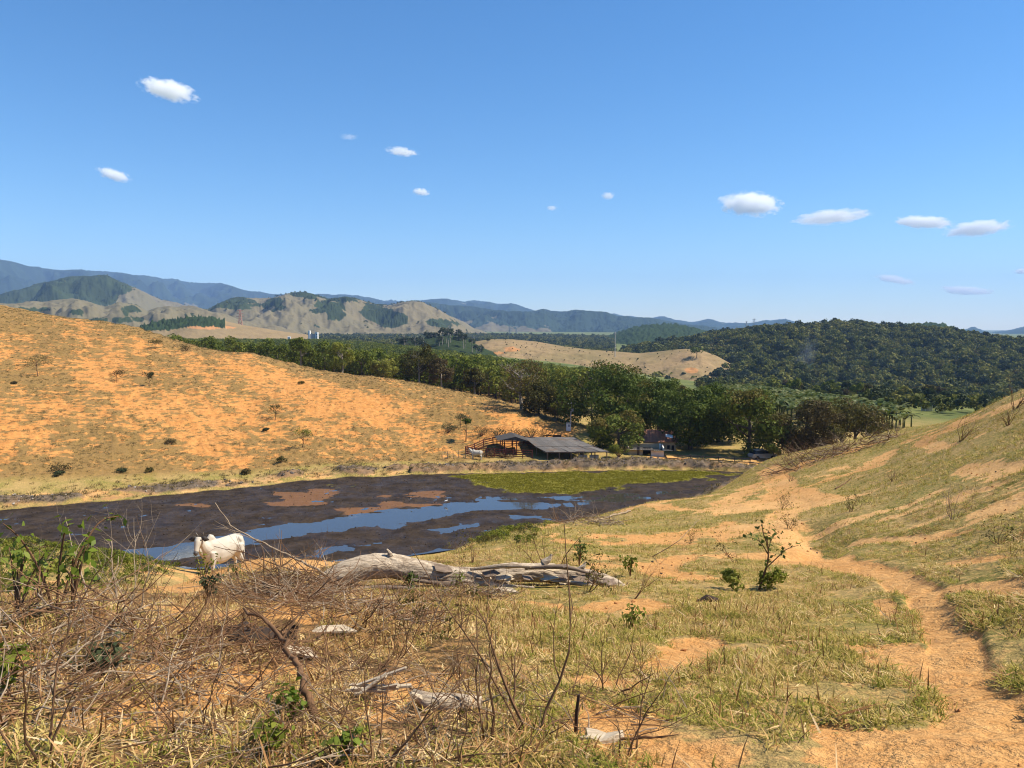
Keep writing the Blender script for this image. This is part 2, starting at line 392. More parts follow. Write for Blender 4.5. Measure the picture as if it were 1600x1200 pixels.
def land_hill(i, x, y, r, az, z, o):
    h, lw = left_hill(az, r); hill = smooth(.02, .1, h) * lw * smooth(300, 260, r)
    # worn lobes running down the slope
    ca, sa = math.cos(R(-38)), math.sin(R(-38)); u = x * ca - y * sa; v = x * sa + y * ca
    lob = fbm(u * .075, v * .028, 4, 41) + .5 * fbm(u * .32, v * .16, 3, 47)
    amount = np.interp(h, [0, .1, .2, .35, .62, .8, .93, 1.1], [-.55, -.36, -.04, .16, .18, -.04, -.42, -.65])
    hb = smooth(-.75, .8, lob * 1.4 - .08 + amount * .9 + .5 * fbm(u * .9, v * .35, 4, 49))
    ter = np.sin((z[i] + .5 * fbm(x * .12, y * .12, 3, 61)) * 7.5)
    z[i] += hill * (.42 * fbm(u * .11, v * .07, 4, 63) + .15 * ter + .55 * np.abs(fbm(x * .6, y * .6, 3, 67)) - hb * .25)
    cut = np.exp(-((az - azt(790, 690)[0]) / .05) ** 2) * smooth(118, 123, r) * smooth(133, 127, r); z[i] += cut * .8   # red cutting behind the corral
    yard = smooth(985, 1030, 800 + FPX * np.tan(az)) * smooth(1330, 1240, 800 + FPX * np.tan(az)) * smooth(109, 111, r) * smooth(121, 118, r) * (.55 + .9 * fbm(x * .1, y * .1, 3, 69))
    o['bare'][i] = np.maximum(np.maximum(hb * hill, cut), yard); o['hill'][i] = hill
def land_pond(i, x, y, r, az, z, o):
    psd = poly_sd(x, y, POND); psd = psd + 1.1 * fbm(x * .35, y * .35, 3, 5)
    pm = smooth(-1.2, .8, psd) * smooth(56, 59, r)
    px = 800 + FPX * np.tan(az)
    # dam of dumped grey earth along the far shore
    gate = np.where(px < 640, smooth(-.05, .2, fbm(x * .11, y * .11, 2, 75)), 1.)
    berm = gate * smooth(np.where(px < 640, -4.2, -6.5), -3.0, psd) * smooth(.0, -1.4, psd) * smooth(78, 84, r) * smooth(-300, -60, px) * smooth(1260, 1120, px)
    lump = .5 + .6 * fbm(x * .16, y * .16, 2, 70) + .5 * np.abs(fbm(x * .5, y * .5, 3, 71)) + .10 * perlin(x * 1.6, y * 1.6, 73)
    zz = z[i] + berm * (.25 + 1.1 * lump) * (.6 + .5 * smooth(600, 800, px)) * (1 - pm)
    out = np.clip(-psd, 0, 9); zz = np.where((r > 76) & (psd < 0) & (psd > -9), np.maximum(zz, WL + .10 + .13 * np.minimum(out, 2.2) + .12 * berm * lump + .06 * fbm(x * 1.2, y * 1.2, 2, 96)), zz)
    mud = .08 + .08 * fbm(x * .3, y * .12, 4, 81) + .08 * fbm(x * 1.3, y * .5, 4, 83) + .10 * fbm(x * .16, y * .8, 3, 84)
    rag = 1.9 * fbm(x * .2, y * .42, 5, 85)
    for p in WATER: mud = mud - .17 * smooth(-.5, .9, poly_sd(x, y, p) + rag)
    sh = .75 + .5 * fbm(x * .7, y * .4, 3, 87)
    for p in SHALLOW: mud = mud - (.11 if p in SHALLOW[4:] else .03) * smooth(-.8, 1.4, poly_sd(x, y, p) + 1.6 * rag) * sh
    reflection_tint = np.zeros(len(x))
    for p in SHALLOW[:4]: reflection_tint = np.maximum(reflection_tint, smooth(-.6, .8, poly_sd(x, y, p) + 1.8 * rag))  # where the hill's reflection is tinted into the pond bed
    weed = smooth(-2.2, 2.2, poly_sd(x, y, WEED) + 3.5 * fbm(x * .3, y * .3, 4, 89)) * pm
    wsp = .6 * smooth(.2, .45, fbm(x * .25, y * .1, 3, 90)) * smooth(90, 94, r) * pm * .5 * smooth(720, 600, px)
    weed = np.maximum(weed, wsp); mud = mud + .05 * weed
    z[i] = zz * (1 - pm) + (WL + mud) * pm
    o['pm'][i] = pm; o['berm'][i] = berm * (1 - pm); o['weed'][i] = weed; o['bare'][i] *= 1 - pm; o['rust'][i] = reflection_tint * pm
    o['berm'][i] = np.maximum(o['berm'][i], .39 * smooth(-9, -4, psd) * smooth(.6, -.3, psd) * (1 - pm) * smooth(75, 84, r) * smooth(1200, 1100, px) * np.clip(.75 + .9 * fbm(x * .2, y * .2, 3, 98), 0, 1))
    shore = smooth(-7, -3, psd) * smooth(75, 84, r) * smooth(1250, 1100, px); o['bare'][i] = np.maximum(o['bare'][i], shore * (1 - pm) * (.5 + .5 * fbm(x * .3, y * .3, 3, 95)))
def H(x, y): return float(land(np.array([x]), np.array([y]))[0])
def zpol(a, r_): return land(r_ * np.sin(a), r_ * np.cos(a))
def gp(px, py, r0=2.4):
    """ground point seen at a photo pixel"""
    k = (px, py, r0)
    if k not in GP_CACHE: GP_CACHE[k] = _march(px, py, zpol, r0)
    return GP_CACHE[k]
def at(px, r_):
    a, _ = azt(px, 600); x, y = r_ * math.sin(a), r_ * math.cos(a); return np.array([x, y, H(x, y)])

def build_ground():
    fine = np.linspace(-.78, .78, 800); out = .78 + (math.pi - .78) * np.linspace(0, 1, 41)[1:]
    azs = np.concatenate([-out[::-1][1:], fine, out])   # the seam at pi closes below
    rs = np.concatenate([np.exp(np.linspace(math.log(.6), math.log(2.5), 22))[:-1], np.exp(np.linspace(math.log(2.5), math.log(60), 290))[:-1],
                         np.exp(np.linspace(math.log(60), math.log(118), 170))[:-1], np.exp(np.linspace(math.log(118), math.log(260), 110))[:-1], np.exp(np.linspace(math.log(260), math.log(11500), 60))])
    na, nr = len(azs), len(rs)
    A, RR = np.meshgrid(azs, rs); x = (RR * np.sin(A)).ravel(); y = (RR * np.cos(A)).ravel()
    z, bare, pm, berm, weed, path, hill, reflection_tint = land(x, y, True)
    V = np.column_stack([x, y, z]); V = np.vstack([V, [0, 0, -1.5]])
    m1 = np.column_stack([bare, pm, weed, reflection_tint]); ppx, _ = project(x, y, z); lit = smooth(980, 560, ppx + 160 * fbm(x * .5, y * .5, 3, 101)) * smooth(26, 12, np.hypot(x, y))
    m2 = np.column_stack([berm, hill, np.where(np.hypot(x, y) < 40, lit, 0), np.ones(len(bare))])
    m1 = np.vstack([m1, [0, 0, 0, 1]]); m2 = np.vstack([m2, [0, 0, 0, 1]])
    i = np.arange(na); j = (i + 1) % na
    rows = np.arange(nr - 1)[:, None] * na
    F = np.stack([rows + i, rows + j, rows + na + j, rows + na + i], -1).reshape(-1, 4)[:, ::-1]
    cap = np.column_stack([np.full(na, na * nr), j, i])[:, ::-1]
    fm = lambda a: a[F].mean(1)
    fr = fm(RR.ravel()); fa = fm(A.ravel())
    kind = np.zeros(len(F), int)
    kind[(fm(hill) > .5) & (fr > 85) & (fr < 320)] = 1
    kind[(fm(berm) > .4)] = 2
    kind[fm(pm) > .5] = 3
    kind[fm(path) > .5] = 4
    for k, nm in enumerate(('ground', 'hillside', 'embankment', 'pond_bed', 'footpath')):
        f = F[kind == k]; fs = [f, cap] if k == 0 else [f]
        used = np.unique(np.concatenate([q.ravel() for q in fs])); lut = np.full(len(V), -1, np.int32); lut[used] = np.arange(len(used))
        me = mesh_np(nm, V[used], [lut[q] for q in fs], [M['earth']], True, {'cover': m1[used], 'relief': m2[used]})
        tag(link(nm, me), kind='structure')

def earth_material():
    q = N('earth'); p = q.pos(); c = q.sep(q.attr('cover')); d = q.sep(q.attr('relief'))
    bare, pm, weed = c[0], c[1], c[2]; berm, hill, lit = d[0], d[1], d[2]
    n1 = q.noise(p, 9, 5, .65); n2 = q.noise(p, .9, 5, .62); n3 = q.noise(p, .13, 3); fine = q.noise(p, 45, 4, .7)
    soil = q.mix(q.rng(n1, .35, .7), (.50, .235, .070), (.62, .34, .125))
    soil = q.mix(q.rng(n3, .40, .62), soil, q.mix(q.rng(n1, .35, .65), (.58, .32, .115), (.68, .41, .17)))
    soil = q.mix(q.rng(hill, .2, .6, 0, .85), soil, q.mix(q.rng(n2, .35, .65), (.45, .180, .044), (.57, .262, .074)))
    soil = q.mix(q.rng(fine, .5, .75, 0, .5), soil, (.33, .14, .045))
    soil = q.mix(q.rng(q.noise(p, 3.2, 5, .7), .55, .72, 0, .55), soil, (.36, .19, .08))
    dry = q.mix(q.rng(n1, .3, .7), (.29, .195, .066), (.46, .33, .125))
    green = q.mix(q.rng(n1, .3, .7), (.15, .14, .028), (.30, .26, .065))
    grass = q.mix(q.rng(q.noise(p, .35, 4, .6), .40, .62), dry, green)
    grass = q.mix(q.rng(fine, .45, .7, 0, .55), grass, (.075, .055, .02))
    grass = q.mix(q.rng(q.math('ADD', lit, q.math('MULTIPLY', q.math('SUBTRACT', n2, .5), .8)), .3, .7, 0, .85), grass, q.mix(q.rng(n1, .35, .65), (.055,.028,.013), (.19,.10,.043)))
    grass = q.mix(q.rng(n1, .5, .68, .0, .75), grass, soil)
    grass = q.mix(q.rng(hill, .2, .6, 0, .9), grass, q.mix(q.rng(n1, .3, .7), (.165, .098, .032), (.31, .185, .066)))
    # tread lines of the cattle on the hill: finely striped along the contour
    z = q.n('ShaderNodeSeparateXYZ'); q.l(p, z.inputs[0])
    cb = q.n('ShaderNodeCombineXYZ'); q.l(q.math('MULTIPLY', z.outputs[0], .35), cb.inputs[0]); q.l(q.math('MULTIPLY', z.outputs[1], .35), cb.inputs[1]); q.l(q.math('MULTIPLY', z.outputs[2], 2.2), cb.inputs[2])
    st = q.noise(cb.outputs[0], 1.3, 5, .68)
    th = q.math('ADD', q.math('MULTIPLY', q.math('SUBTRACT', st, .5), q.math('ADD', .5, q.math('MULTIPLY', hill, 3.4))), q.math('MULTIPLY', q.math('SUBTRACT', n2, .5), 1.3))
    th = q.math('ADD', th, q.math('MULTIPLY', q.math('SUBTRACT', n1, .5), .9))
    f = q.rng(q.math('ADD', bare, q.math('MULTIPLY', th, .95)), .38, .60)
    ds = q.n('ShaderNodeVectorMath', operation='LENGTH'); q.l(p, ds.inputs[0])
    vf = q.math('MULTIPLY', q.rng(ds.outputs['Value'], 165, 230), q.rng(hill, .1, .4, 1, 0))
    grass = q.mix(vf, grass, q.mix(q.rng(q.noise(p, .03, 4), .4, .6), (.075, .095, .022), (.15, .16, .045)))
    col = q.mix(f, grass, soil)
    # dumped grey earth
    grey = q.mix(q.rng(q.noise(p, 1.6, 5, .7), .35, .65), (.065, .048, .036), (.20, .148, .10))
    grey = q.mix(q.rng(q.noise(p, .16, 3), .5, .65), grey, q.mix(q.rng(n1, .3, .7), (.33, .185, .085), (.24, .15, .08)))
    col = q.mix(q.rng(q.math('ADD', berm, q.math('MULTIPLY', q.math('SUBTRACT', n2, .5), .6)), .25, .6), col, grey)
    # pond mud
    mz = q.rng(z.outputs[2], WL - .02, WL + .18)
    mud = q.mix(q.rng(q.noise(p, .5, 5, .65), .35, .68), (.022, .0145, .0095), (.060, .041, .027))
    mud = q.mix(q.rng(q.noise(p, 2.5, 4, .7), .52, .7, 0, .7), mud, (.014, .009, .006))
    wcol = q.mix(q.rng(q.noise(p, .9, 4, .6), .35, .65), (.15, .135, .012), (.25, .215, .03))
    mud = q.mix(q.rng(q.math('ADD', weed, q.math('MULTIPLY', q.math('SUBTRACT', n2, .5), .9)), .35, .6), mud, wcol)
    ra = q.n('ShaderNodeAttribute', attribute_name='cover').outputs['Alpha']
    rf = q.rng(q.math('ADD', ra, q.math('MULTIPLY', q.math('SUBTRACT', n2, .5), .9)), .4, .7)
    mud = q.mix(q.math('MULTIPLY', rf, .8), mud, (.20, .086, .016))  # orange tint imitates the hill's reflection on the mud
    pe = q.rng(q.math('ADD', pm, q.math('MULTIPLY', q.math('SUBTRACT', n2, .5), .5)), .45, .6)
    col = q.mix(pe, col, mud)
    q.color(col)
    rg = q.mix(pe, (.95, .95, .95), q.mix(q.rng(q.noise(p, .35, 4, .6), .42, .62), q.mix(mz, (.25, .25, .25), (.6, .6, .6)), (.9, .9, .9))); rg = q.mix(rf, rg, (.4, .4, .4)); q.rough(rg)
    q.l(q.math('ADD', .12, q.math('MULTIPLY', rf, .1)), q.b.inputs['Specular IOR Level'])
    hh = q.math('ADD', q.math('MULTIPLY', n1, .6), q.math('ADD', q.math('MULTIPLY', fine, .15), q.math('MULTIPLY', st, q.math('MULTIPLY', hill, 3.0))))
    q.bump(hh, .85, .15)
    return q.m
M['earth'] = earth_material()
build_ground()

q = N('pond_water'); q.color((.045, .040, .032)); q.rough(.04); q.b.inputs['IOR'].default_value = 1.9; q.b.inputs['Specular IOR Level'].default_value = .5
q.bump(q.noise(q.pos(), .8, 3), .06, .05); M['water'] = q.m
m = MB(); w = POND; cx = sum(a for a, _ in w) / len(w); cyy = sum(b for _, b in w) / len(w)
m.add([(cx + (a - cx) * 1.02, cyy + (b - cyy) * 1.02, WL) for a, b in w], [tuple(range(len(w)))[::-1]])
wo = m.obj('pond_water', M['water']); wo['kind'] = 'structure'
if wo.data.polygons[0].normal.z < 0: wo.data.flip_normals()

# ------------------------------------------------------------------ hills, haze, clouds
FOOT = -70.0
HG = {}
def hill_material(name, forest, pasture, pasture2, fine, rock=None):
    q = N(name); p = q.pos(); a = q.sep(q.attr('cover'))
    n1 = q.noise(p, fine, 5, .6); n2 = q.noise(p, fine * .12, 4, .6)
    past = q.mix(q.rng(n2, .35, .65), pasture, pasture2)
    past = q.mix(q.rng(n1, .5, .72, 0, .5), past, tuple(c * .55 for c in pasture))
    past = q.mix(q.rng(a[1], .3, .7, 0, .8), past, (.42, .20, .08))
    fo = q.mix(q.rng(n1, .35, .65), tuple(c * .6 for c in forest), forest)
    q.color(q.mix(q.rng(q.math('ADD', a[0], q.math('ADD', q.math('MULTIPLY', q.math('SUBTRACT', n1, .5), .7), q.math('MULTIPLY', q.math('SUBTRACT', n2, .5), .8))), .42, .58), past, fo)); q.rough(.95); q.b.inputs['Specular IOR Level'].default_value = .0; q.bump(q.noise(p, fine * .35, 5, .65), .9, 1.1 / fine * .22)
    return q.m
def hills(name, sky_, r_front, mat, depth_back, p=1.3, spur=.35, sk=2.2, rough=.05, seed=0, tree=0, patches=(), soil=(), nu=120, na=700, pad=.12, foot=FOOT, cover=None, nz=1., jag=1.):
    """a range as one stretch of land: skyline (photo points with their distance), a front slope of spurs and gullies, a back slope"""
    pa = np.array([azt(px, py)[0] for px, py, r_ in sky_]); ptt = np.array([azt(px, py)[1] for px, py, r_ in sky_]); pr = np.array([q[2] for q in sky_], float)
    az = np.linspace(pa[0] - pad, pa[-1] + pad, na)
    t = np.interp(az, pa, ptt); rr = np.interp(az, pa, pr); k = np.hanning(7); k /= k.sum()
    t = np.convolve(np.pad(t, 3, 'edge'), k, 'valid')
    t = t + .0022 * jag * fbm(az * 55 + seed, az * 0 + seed, 4, seed + 1)
    ends = smooth(pa[0] - pad, pa[0], az) * smooth(pa[-1] + pad, pa[-1], az)
    top = t * rr
    top = foot + (top - foot) * ends
    u = np.concatenate([np.linspace(0, 1, nu), 1 + np.linspace(0, 1, 24)[1:] * 1.0])
    A, U = np.meshgrid(az, u); T = np.broadcast_to(top, A.shape); RD = np.broadcast_to(rr, A.shape)
    front = RD - (r_front if not callable(r_front) else r_front(A))
    rad = np.where(U <= 1, RD - front * (1 - U), RD + depth_back * (U - 1))
    x = rad * np.sin(A); y = rad * np.cos(A)
    L = 1 / (front.mean() * .55)
    sp = ridged(A * RD * L * sk * .5, rad * L * .55, 4, seed) ; sp2 = fbm(x * L * 2.4, y * L * 2.4, 4, seed + 3)
    d = np.abs(1 - U)
    prof = np.clip(1 - d, 0, 1)
    mid = np.clip(4 * prof * (1 - prof), 0, 1)
    pe = np.clip(prof + spur * mid * (sp * .6 + sp2 * .35), 0, 1.02) ** p
    z = foot + (T - foot) * np.minimum(pe, 1 - .1 * d) + rough * (T - foot) * mid * (fbm(x * L * 7, y * L * 7, 4, seed + 5) + .4 * ridged(x * L * 9 + 5, y * L * 9, 4, seed + 8)) * nz
    z = np.where(U < 1, np.minimum(z, T / RD * rad - .03 * d * (T - foot)), z)
    ppx, ppy = project(x, y, z)
    cov = np.zeros(A.shape); so_ = np.zeros(A.shape)
    wob = fbm(x * L * 5, y * L * 5, 4, seed + 9)
    if cover is not None: cov = np.maximum(cov, cover(ppx, ppy, wob, prof, sp))
    for (cx, cy_, wx, wy, s) in patches:
        e = 1 - np.hypot((ppx - cx) / wx, (ppy - cy_) / wy) + 1.3 * wob
        cov = np.maximum(cov, smooth(-.3, .35, e)) if s > 0 else cov * (1 - smooth(-.05, .1, e))
    for (cx, cy_, wx, wy) in soil:
        so_ = np.maximum(so_, smooth(0, .3, 1 - np.hypot((ppx - cx) / wx, (ppy - cy_) / wy) + .7 * wob))
    if tree:
        hsh = rng.random(A.shape); z = z + cov * tree * (hsh ** 2) * np.where(U <= 1.02, 1, 0)
    V = np.column_stack([x.ravel(), y.ravel(), z.ravel()])
    nr_, n_ = A.shape; i = np.arange(n_ - 1); rows = np.arange(nr_ - 1)[:, None] * n_
    F = np.stack([rows + i, rows + n_ + i, rows + n_ + i + 1, rows + i + 1], -1).reshape(-1, 4)[:, ::-1]
    c = np.column_stack([cov.ravel(), so_.ravel(), prof.ravel(), np.ones(cov.size)])
    o = link(name, mesh_np(name, V, F, [mat], True, {'cover': c})); o['kind'] = 'structure'
    return x, y, z, cov, prof
m_far = hill_material('far_hills', (.03, .045, .026), (.15, .12, .07), (.12, .105, .06), .004)
m_mid = hill_material('mid_hills', (.04, .055, .025), (.172,.138,.080), (.140,.124,.074), .012)
m_low = hill_material('low_hills', (.035, .055, .02), (.27,.19,.10), (.20,.15,.08), .06)
m_knoll = hill_material('knolls', (.035, .05, .02), (.29,.20,.105), (.20,.155,.075), .12)
FARSK = [(-60,398),(0,407),(45,417),(100,424),(130,422),(150,424),(200,430),(262,436),(300,442),(345,443),(385,456),(430,460),(470,463),(505,461),(560,463),(600,471),(640,471),(690,468),(725,472),(745,470),(775,476),(800,475),(835,486),(900,489),(960,492),(1000,498),(1040,497),(1080,505),(1108,500),(1135,506),(1165,507),(1200,502),(1228,500),(1262,508),(1330,510),(1400,512),(1450,516),(1505,517),(1520,512),(1548,521),(1580,516),(1600,512),(1680,505)]
hills('mountain_range', [(a, b, 9000) for a, b in FARSK], 5600, m_far, 2500, 1.05, .7, 3.6, .2, 3, 14, cover=lambda x, y, w, p, s: smooth(-.6, -.25, w), nu=110, na=900)
hills('ridge', [(a, b, 5200) for a, b in [(540,492),(560,482),(590,490),(640,478),(665,474),(700,478),(740,481),(775,486),(800,488),(830,489),(850,484),(870,489),(900,486),(925,488),(945,489),(965,495),(1000,498),(1030,500),(1060,507),(1090,510),(1130,515),(1180,520)]], 3600, m_far, 1200, 1.05, .9, 3.2, .2, 11, 10,
      patches=[(700,505,30,9,-1),(770,512,22,12,-1),(810,520,35,9,-1),(850,522,16,10,-1)], cover=lambda x, y, w, p, s: np.ones_like(x), nu=110, na=600)
left_grid = hills('ridge', [(a, b, 3600) for a, b in [(-60,462),(0,462),(40,452),(70,442),(100,436),(135,432),(165,432),(185,440),(205,447),(230,459),(260,470),(300,480),(340,490)]], 2300, m_mid, 900, 1.05, .75, 2.6, .13, 21, 7,
      patches=[(215,468,42,24,-1),(150,492,30,12,-1),(255,485,40,14,-1)], cover=lambda x, y, w, p, s: smooth(.0, .3, .75 - (x - 150) / 200 + w) * (y < 478 + 12 * w), nu=110, na=500)
mid_grid = hills('ridge', [(a, b, 2700) for a, b in [(250,498),(290,490),(325,484),(345,474),(370,465),(395,466),(425,466),(448,460),(468,457),(490,461),(512,468),(540,465),(562,468),(590,477),(612,476),(640,470),(660,472),(690,486),(715,499),(740,512),(770,524)]], 1650, m_mid, 700, 1.1, .8, 2.4, .14, 31, 5,
      patches=[(345,498,26,7,1),(455,500,14,7,1),(690,508,22,8,1),(500,506,10,9,1),(400,490,8,6,1),(362,475,40,11,1),(428,480,18,13,1),(480,462,26,5,1),(520,485,30,19,1),(580,490,34,14,1),(610,500,30,12,1),(540,468,22,4,1),(420,505,70,20,-1),(540,512,50,10,-1)], nu=120, na=700)
hills('foothill', [(a, b, 1900) for a, b in [(-60,478),(0,474),(50,472),(75,470),(105,466),(135,470),(165,480),(185,472),(205,474),(230,485),(262,478),(300,478),(340,488),(380,500),(420,508)]], 1300, m_mid, 500, 1.2, .6, 2.4, .14, 41, 3,
      patches=[(175,500,40,5,1),(205,483,14,6,1),(60,484,30,5,1),(120,488,12,4,1),(300,492,20,4,1)], nu=80, na=500)
hills('field_hill', [(a, b, 1150) for a, b in [(205,516),(240,505),(280,499),(310,496),(345,500),(380,508),(430,516),(470,522)]], 850, m_low, 250, 1.0, .12, 1.5, .03, 51, 6, jag=.2,
      cover=lambda x, y, w, p, s: smooth(.80, .86, p + .05 * w) * (x < 352), soil=[(330,512,40,3)], nu=60, na=300)
hills('wooded_hill', [(a, b, 1900) for a, b in [(860,548),(890,540),(925,535),(960,522),(990,512),(1015,508),(1050,507),(1080,512),(1110,520),(1160,528)]], 1200, m_low, 300, 1.0, .15, 1.5, .04, 61, 6, jag=.4, cover=lambda x, y, w, p, s: np.ones_like(x), nu=60, na=300)
hills('wooded_hill', [(a, b, 1650) for a, b in [(1340,522),(1380,514),(1410,508),(1440,506),(1470,506),(1490,513),(1520,520),(1560,530)]], 1200, m_low, 300, 1.0, .15, 1.5, .04, 63, 5, cover=lambda x, y, w, p, s: np.ones_like(x), nu=50, na=240)
bare_hill = hills('bare_hill', [(700,545,900),(735,535,900),(765,530,880),(800,530,860),(840,534,840),(880,541,800),(920,546,780),(960,549,760),(1000,552,740),(1040,548,720),(1070,545,705),(1095,547,690),(1120,556,680),(1145,570,670),(1165,582,660)], 520, m_knoll, 140, .75, .2, 1.8, .05, 71, 0, jag=.12,
      soil=[(800,546,14,5),(775,552,16,3),(1080,580,14,5),(745,553,18,3)], nu=90, na=500, pad=.03)

q = N('haze'); q.t.nodes.remove(q.b); v = q.n('ShaderNodeVolumePrincipled')
v.inputs['Color'].default_value = (.36, .58, 1.0, 1); v.inputs['Density'].default_value = 0.8e-4; v.inputs['Anisotropy'].default_value = .0
q.l(v.outputs[0], q.out.inputs['Volume']); M['haze'] = q.m
tag(MB().box((0, 0, (-74 + 800) / 2), (24600, 24600, 874)).obj('haze', M['haze']), kind='stuff')

def cloud_material():
    q = N('cloud'); q.t.nodes.remove(q.b); v = q.n('ShaderNodeVolumePrincipled')
    oc = q.objc(); oi = q.n('ShaderNodeObjectInfo'); sh = q.n('ShaderNodeVectorMath', operation='ADD'); q.l(oc, sh.inputs[0])
    rv = q.n('ShaderNodeCombineXYZ'); q.l(q.math('MULTIPLY', oi.outputs['Random'], 57.), rv.inputs[0]); q.l(rv.outputs[0], sh.inputs[1])
    mp = q.map(sh.outputs[0], (1.5, 1, .8))
    n = q.noise(mp, 2.3, 8, .7)
    ln = q.n('ShaderNodeVectorMath', operation='LENGTH'); q.l(oc, ln.inputs[0])
    f = q.math('SUBTRACT', q.math('MULTIPLY', n, 1.95), q.math('ADD', .3, q.math('MULTIPLY', ln.outputs['Value'], .85)))
    f = q.rng(f, 0, .35, 0, 1)
    al = q.sep(oi.outputs['Color'])[0]
    q.l(q.math('MULTIPLY', q.math('MULTIPLY', f, al), .022), v.inputs['Density']); v.inputs['Color'].default_value = (1, 1, 1, 1); v.inputs['Anisotropy'].default_value = .0
    q.l(v.outputs[0], q.out.inputs['Volume']); return q.m
M['cloud'] = cloud_material()
forest_grid = hills('forest_hill', [(a, b, c) for a, b, c in [(985,552,900),(1020,544,920),(1060,537,950),(1100,531,980),(1150,526,1000),(1200,519,1000),(1250,516,1000),(1300,513,1000),(1350,515,1000),(1400,519,1000),(1450,521,980),(1500,526,950),(1550,535,920),(1600,543,900),(1700,552,880),(1800,560,880)]],
      470, m_low, 200, 1.0, .5, 2.6, .13, 81, 0, jag=.5, cover=lambda x, y, w, p, s: np.ones_like(x), nu=70, na=300, pad=.05)
import bmesh
bm = bmesh.new(); bmesh.ops.create_icosphere(bm, subdivisions=2, radius=1.0); CLM = bpy.data.meshes.new('cloud'); bm.to_mesh(CLM); bm.free(); CLM.materials.append(M['cloud'])
for px, py, w, h, tilt, den, lab in [
    (264,141,80,29,-8,1.,'large white cloud drifting highest of all, far left in the sky'),
    (178,273,44,18,-14,.7,'small thin cloud below the big cloud on the left'),
    (628,237,56,15,-5,.6,'thin stretched cloud alone in the middle of the sky'),
    (658,300,30,15,-5,.9,'tiny bright puff of cloud below the thin stretched cloud'),
    (545,214,32,12,0,.16,'barely visible wisp of cloud left of the thin stretched cloud'),
    (862,325,20,11,0,.45,'tiniest cloud speck near the middle of the sky'),
    (950,306,24,16,0,.5,'tiny round cloud puff between the specks and the big right cloud'),
    (1172,319,98,44,-6,1.2,'big puffy white cloud, biggest of the row on the right'),
    (1300,339,112,22,3,1.,'long flat white cloud beside the big puffy cloud on the right'),
    (1443,347,76,20,-7,1.1,'flat white cloud left of the last cloud in the right hand row'),
    (1528,357,78,22,4,1.1,'flat white cloud at the end of the row on the far right'),
    (1399,437,54,14,-12,.8,'low thin slanting cloud above the wooded hill'),
    (1508,454,66,15,-6,.9,'lowest cloud, thin and white over the right hill'),
    (1598,424,22,9,0,.5,'small cloud cut off by the right edge of the sky')]:
    a, t = azt(px, py); r_ = 1500 / t; c = P(px, py, r_); k = math.hypot(r_, 1500) / FPX / math.cos(math.atan((px - 800) / FPX))
    o = link('cloud', CLM); o.location = c; sx = w * k * .5; o.scale = (sx, sx * .8, h * k * .44)
    o.rotation_euler = (0, R(-tilt), -a); o.color = (den * 300 / max(sx, 200), 1, 1, 1)
    tag(o, lab, 'cloud', 'small fair weather clouds')

# ------------------------------------------------------------------ vegetation: builders
def unit(a): return a / (np.linalg.norm(a, axis=-1, keepdims=True) + 1e-9)
def leaves_mesh(name, C, Nn, size, mat, ratio=.5, fold=.12, droop=.0, jit=.6):
    """one small folded blade per centre C, facing about Nn; size per leaf"""
    n = len(C); nn = unit(Nn + jit * rng.normal(size=(n, 3)))
    t = unit(np.cross(nn, rng.normal(size=(n, 3)))); t[:, 2] -= droop; t = unit(t); b = unit(np.cross(nn, t)); nn = np.cross(t, b)
    s = np.broadcast_to(np.asarray(size, float), (n,))[:, None]
    V = np.stack([C - t * s * .5, C + b * s * ratio * .5 + nn * s * fold, C + t * s * .5, C - b * s * ratio * .5 + nn * s * fold], 1).reshape(-1, 3)
    return mesh_np(name, V, np.arange(4 * n).reshape(-1, 4), [mat])
def crown_points(n, rx, rz, lobes, lr, shell=.75, flat=0., seed=0, under=.35):
    """leaf places on the skins of many overlapping clumps that make up a crown of half-width rx, half-height rz, centred at 0"""
    g = np.random.default_rng(seed)
    d = unit(g.normal(size=(lobes, 3))); d[:, 2] = np.where(d[:, 2] < -under, -d[:, 2] * .6, d[:, 2])
    rad = g.uniform(.45, 1, lobes)[:, None] ** .5
    lc = d * rad * np.array([rx, rx, rz]) * (1 - .55 * lr)
    rl = rx * lr * g.uniform(.65, 1.25, lobes)
    k = g.choice(lobes, n, p=rl ** 2 / (rl ** 2).sum())
    dd = unit(g.normal(size=(n, 3)) + [0, 0, .35])
    rr = shell + (1 - shell) * g.random(n)
    C = lc[k] + dd * (rl[k] * rr)[:, None] * np.array([1, 1, .8])
    return C, dd
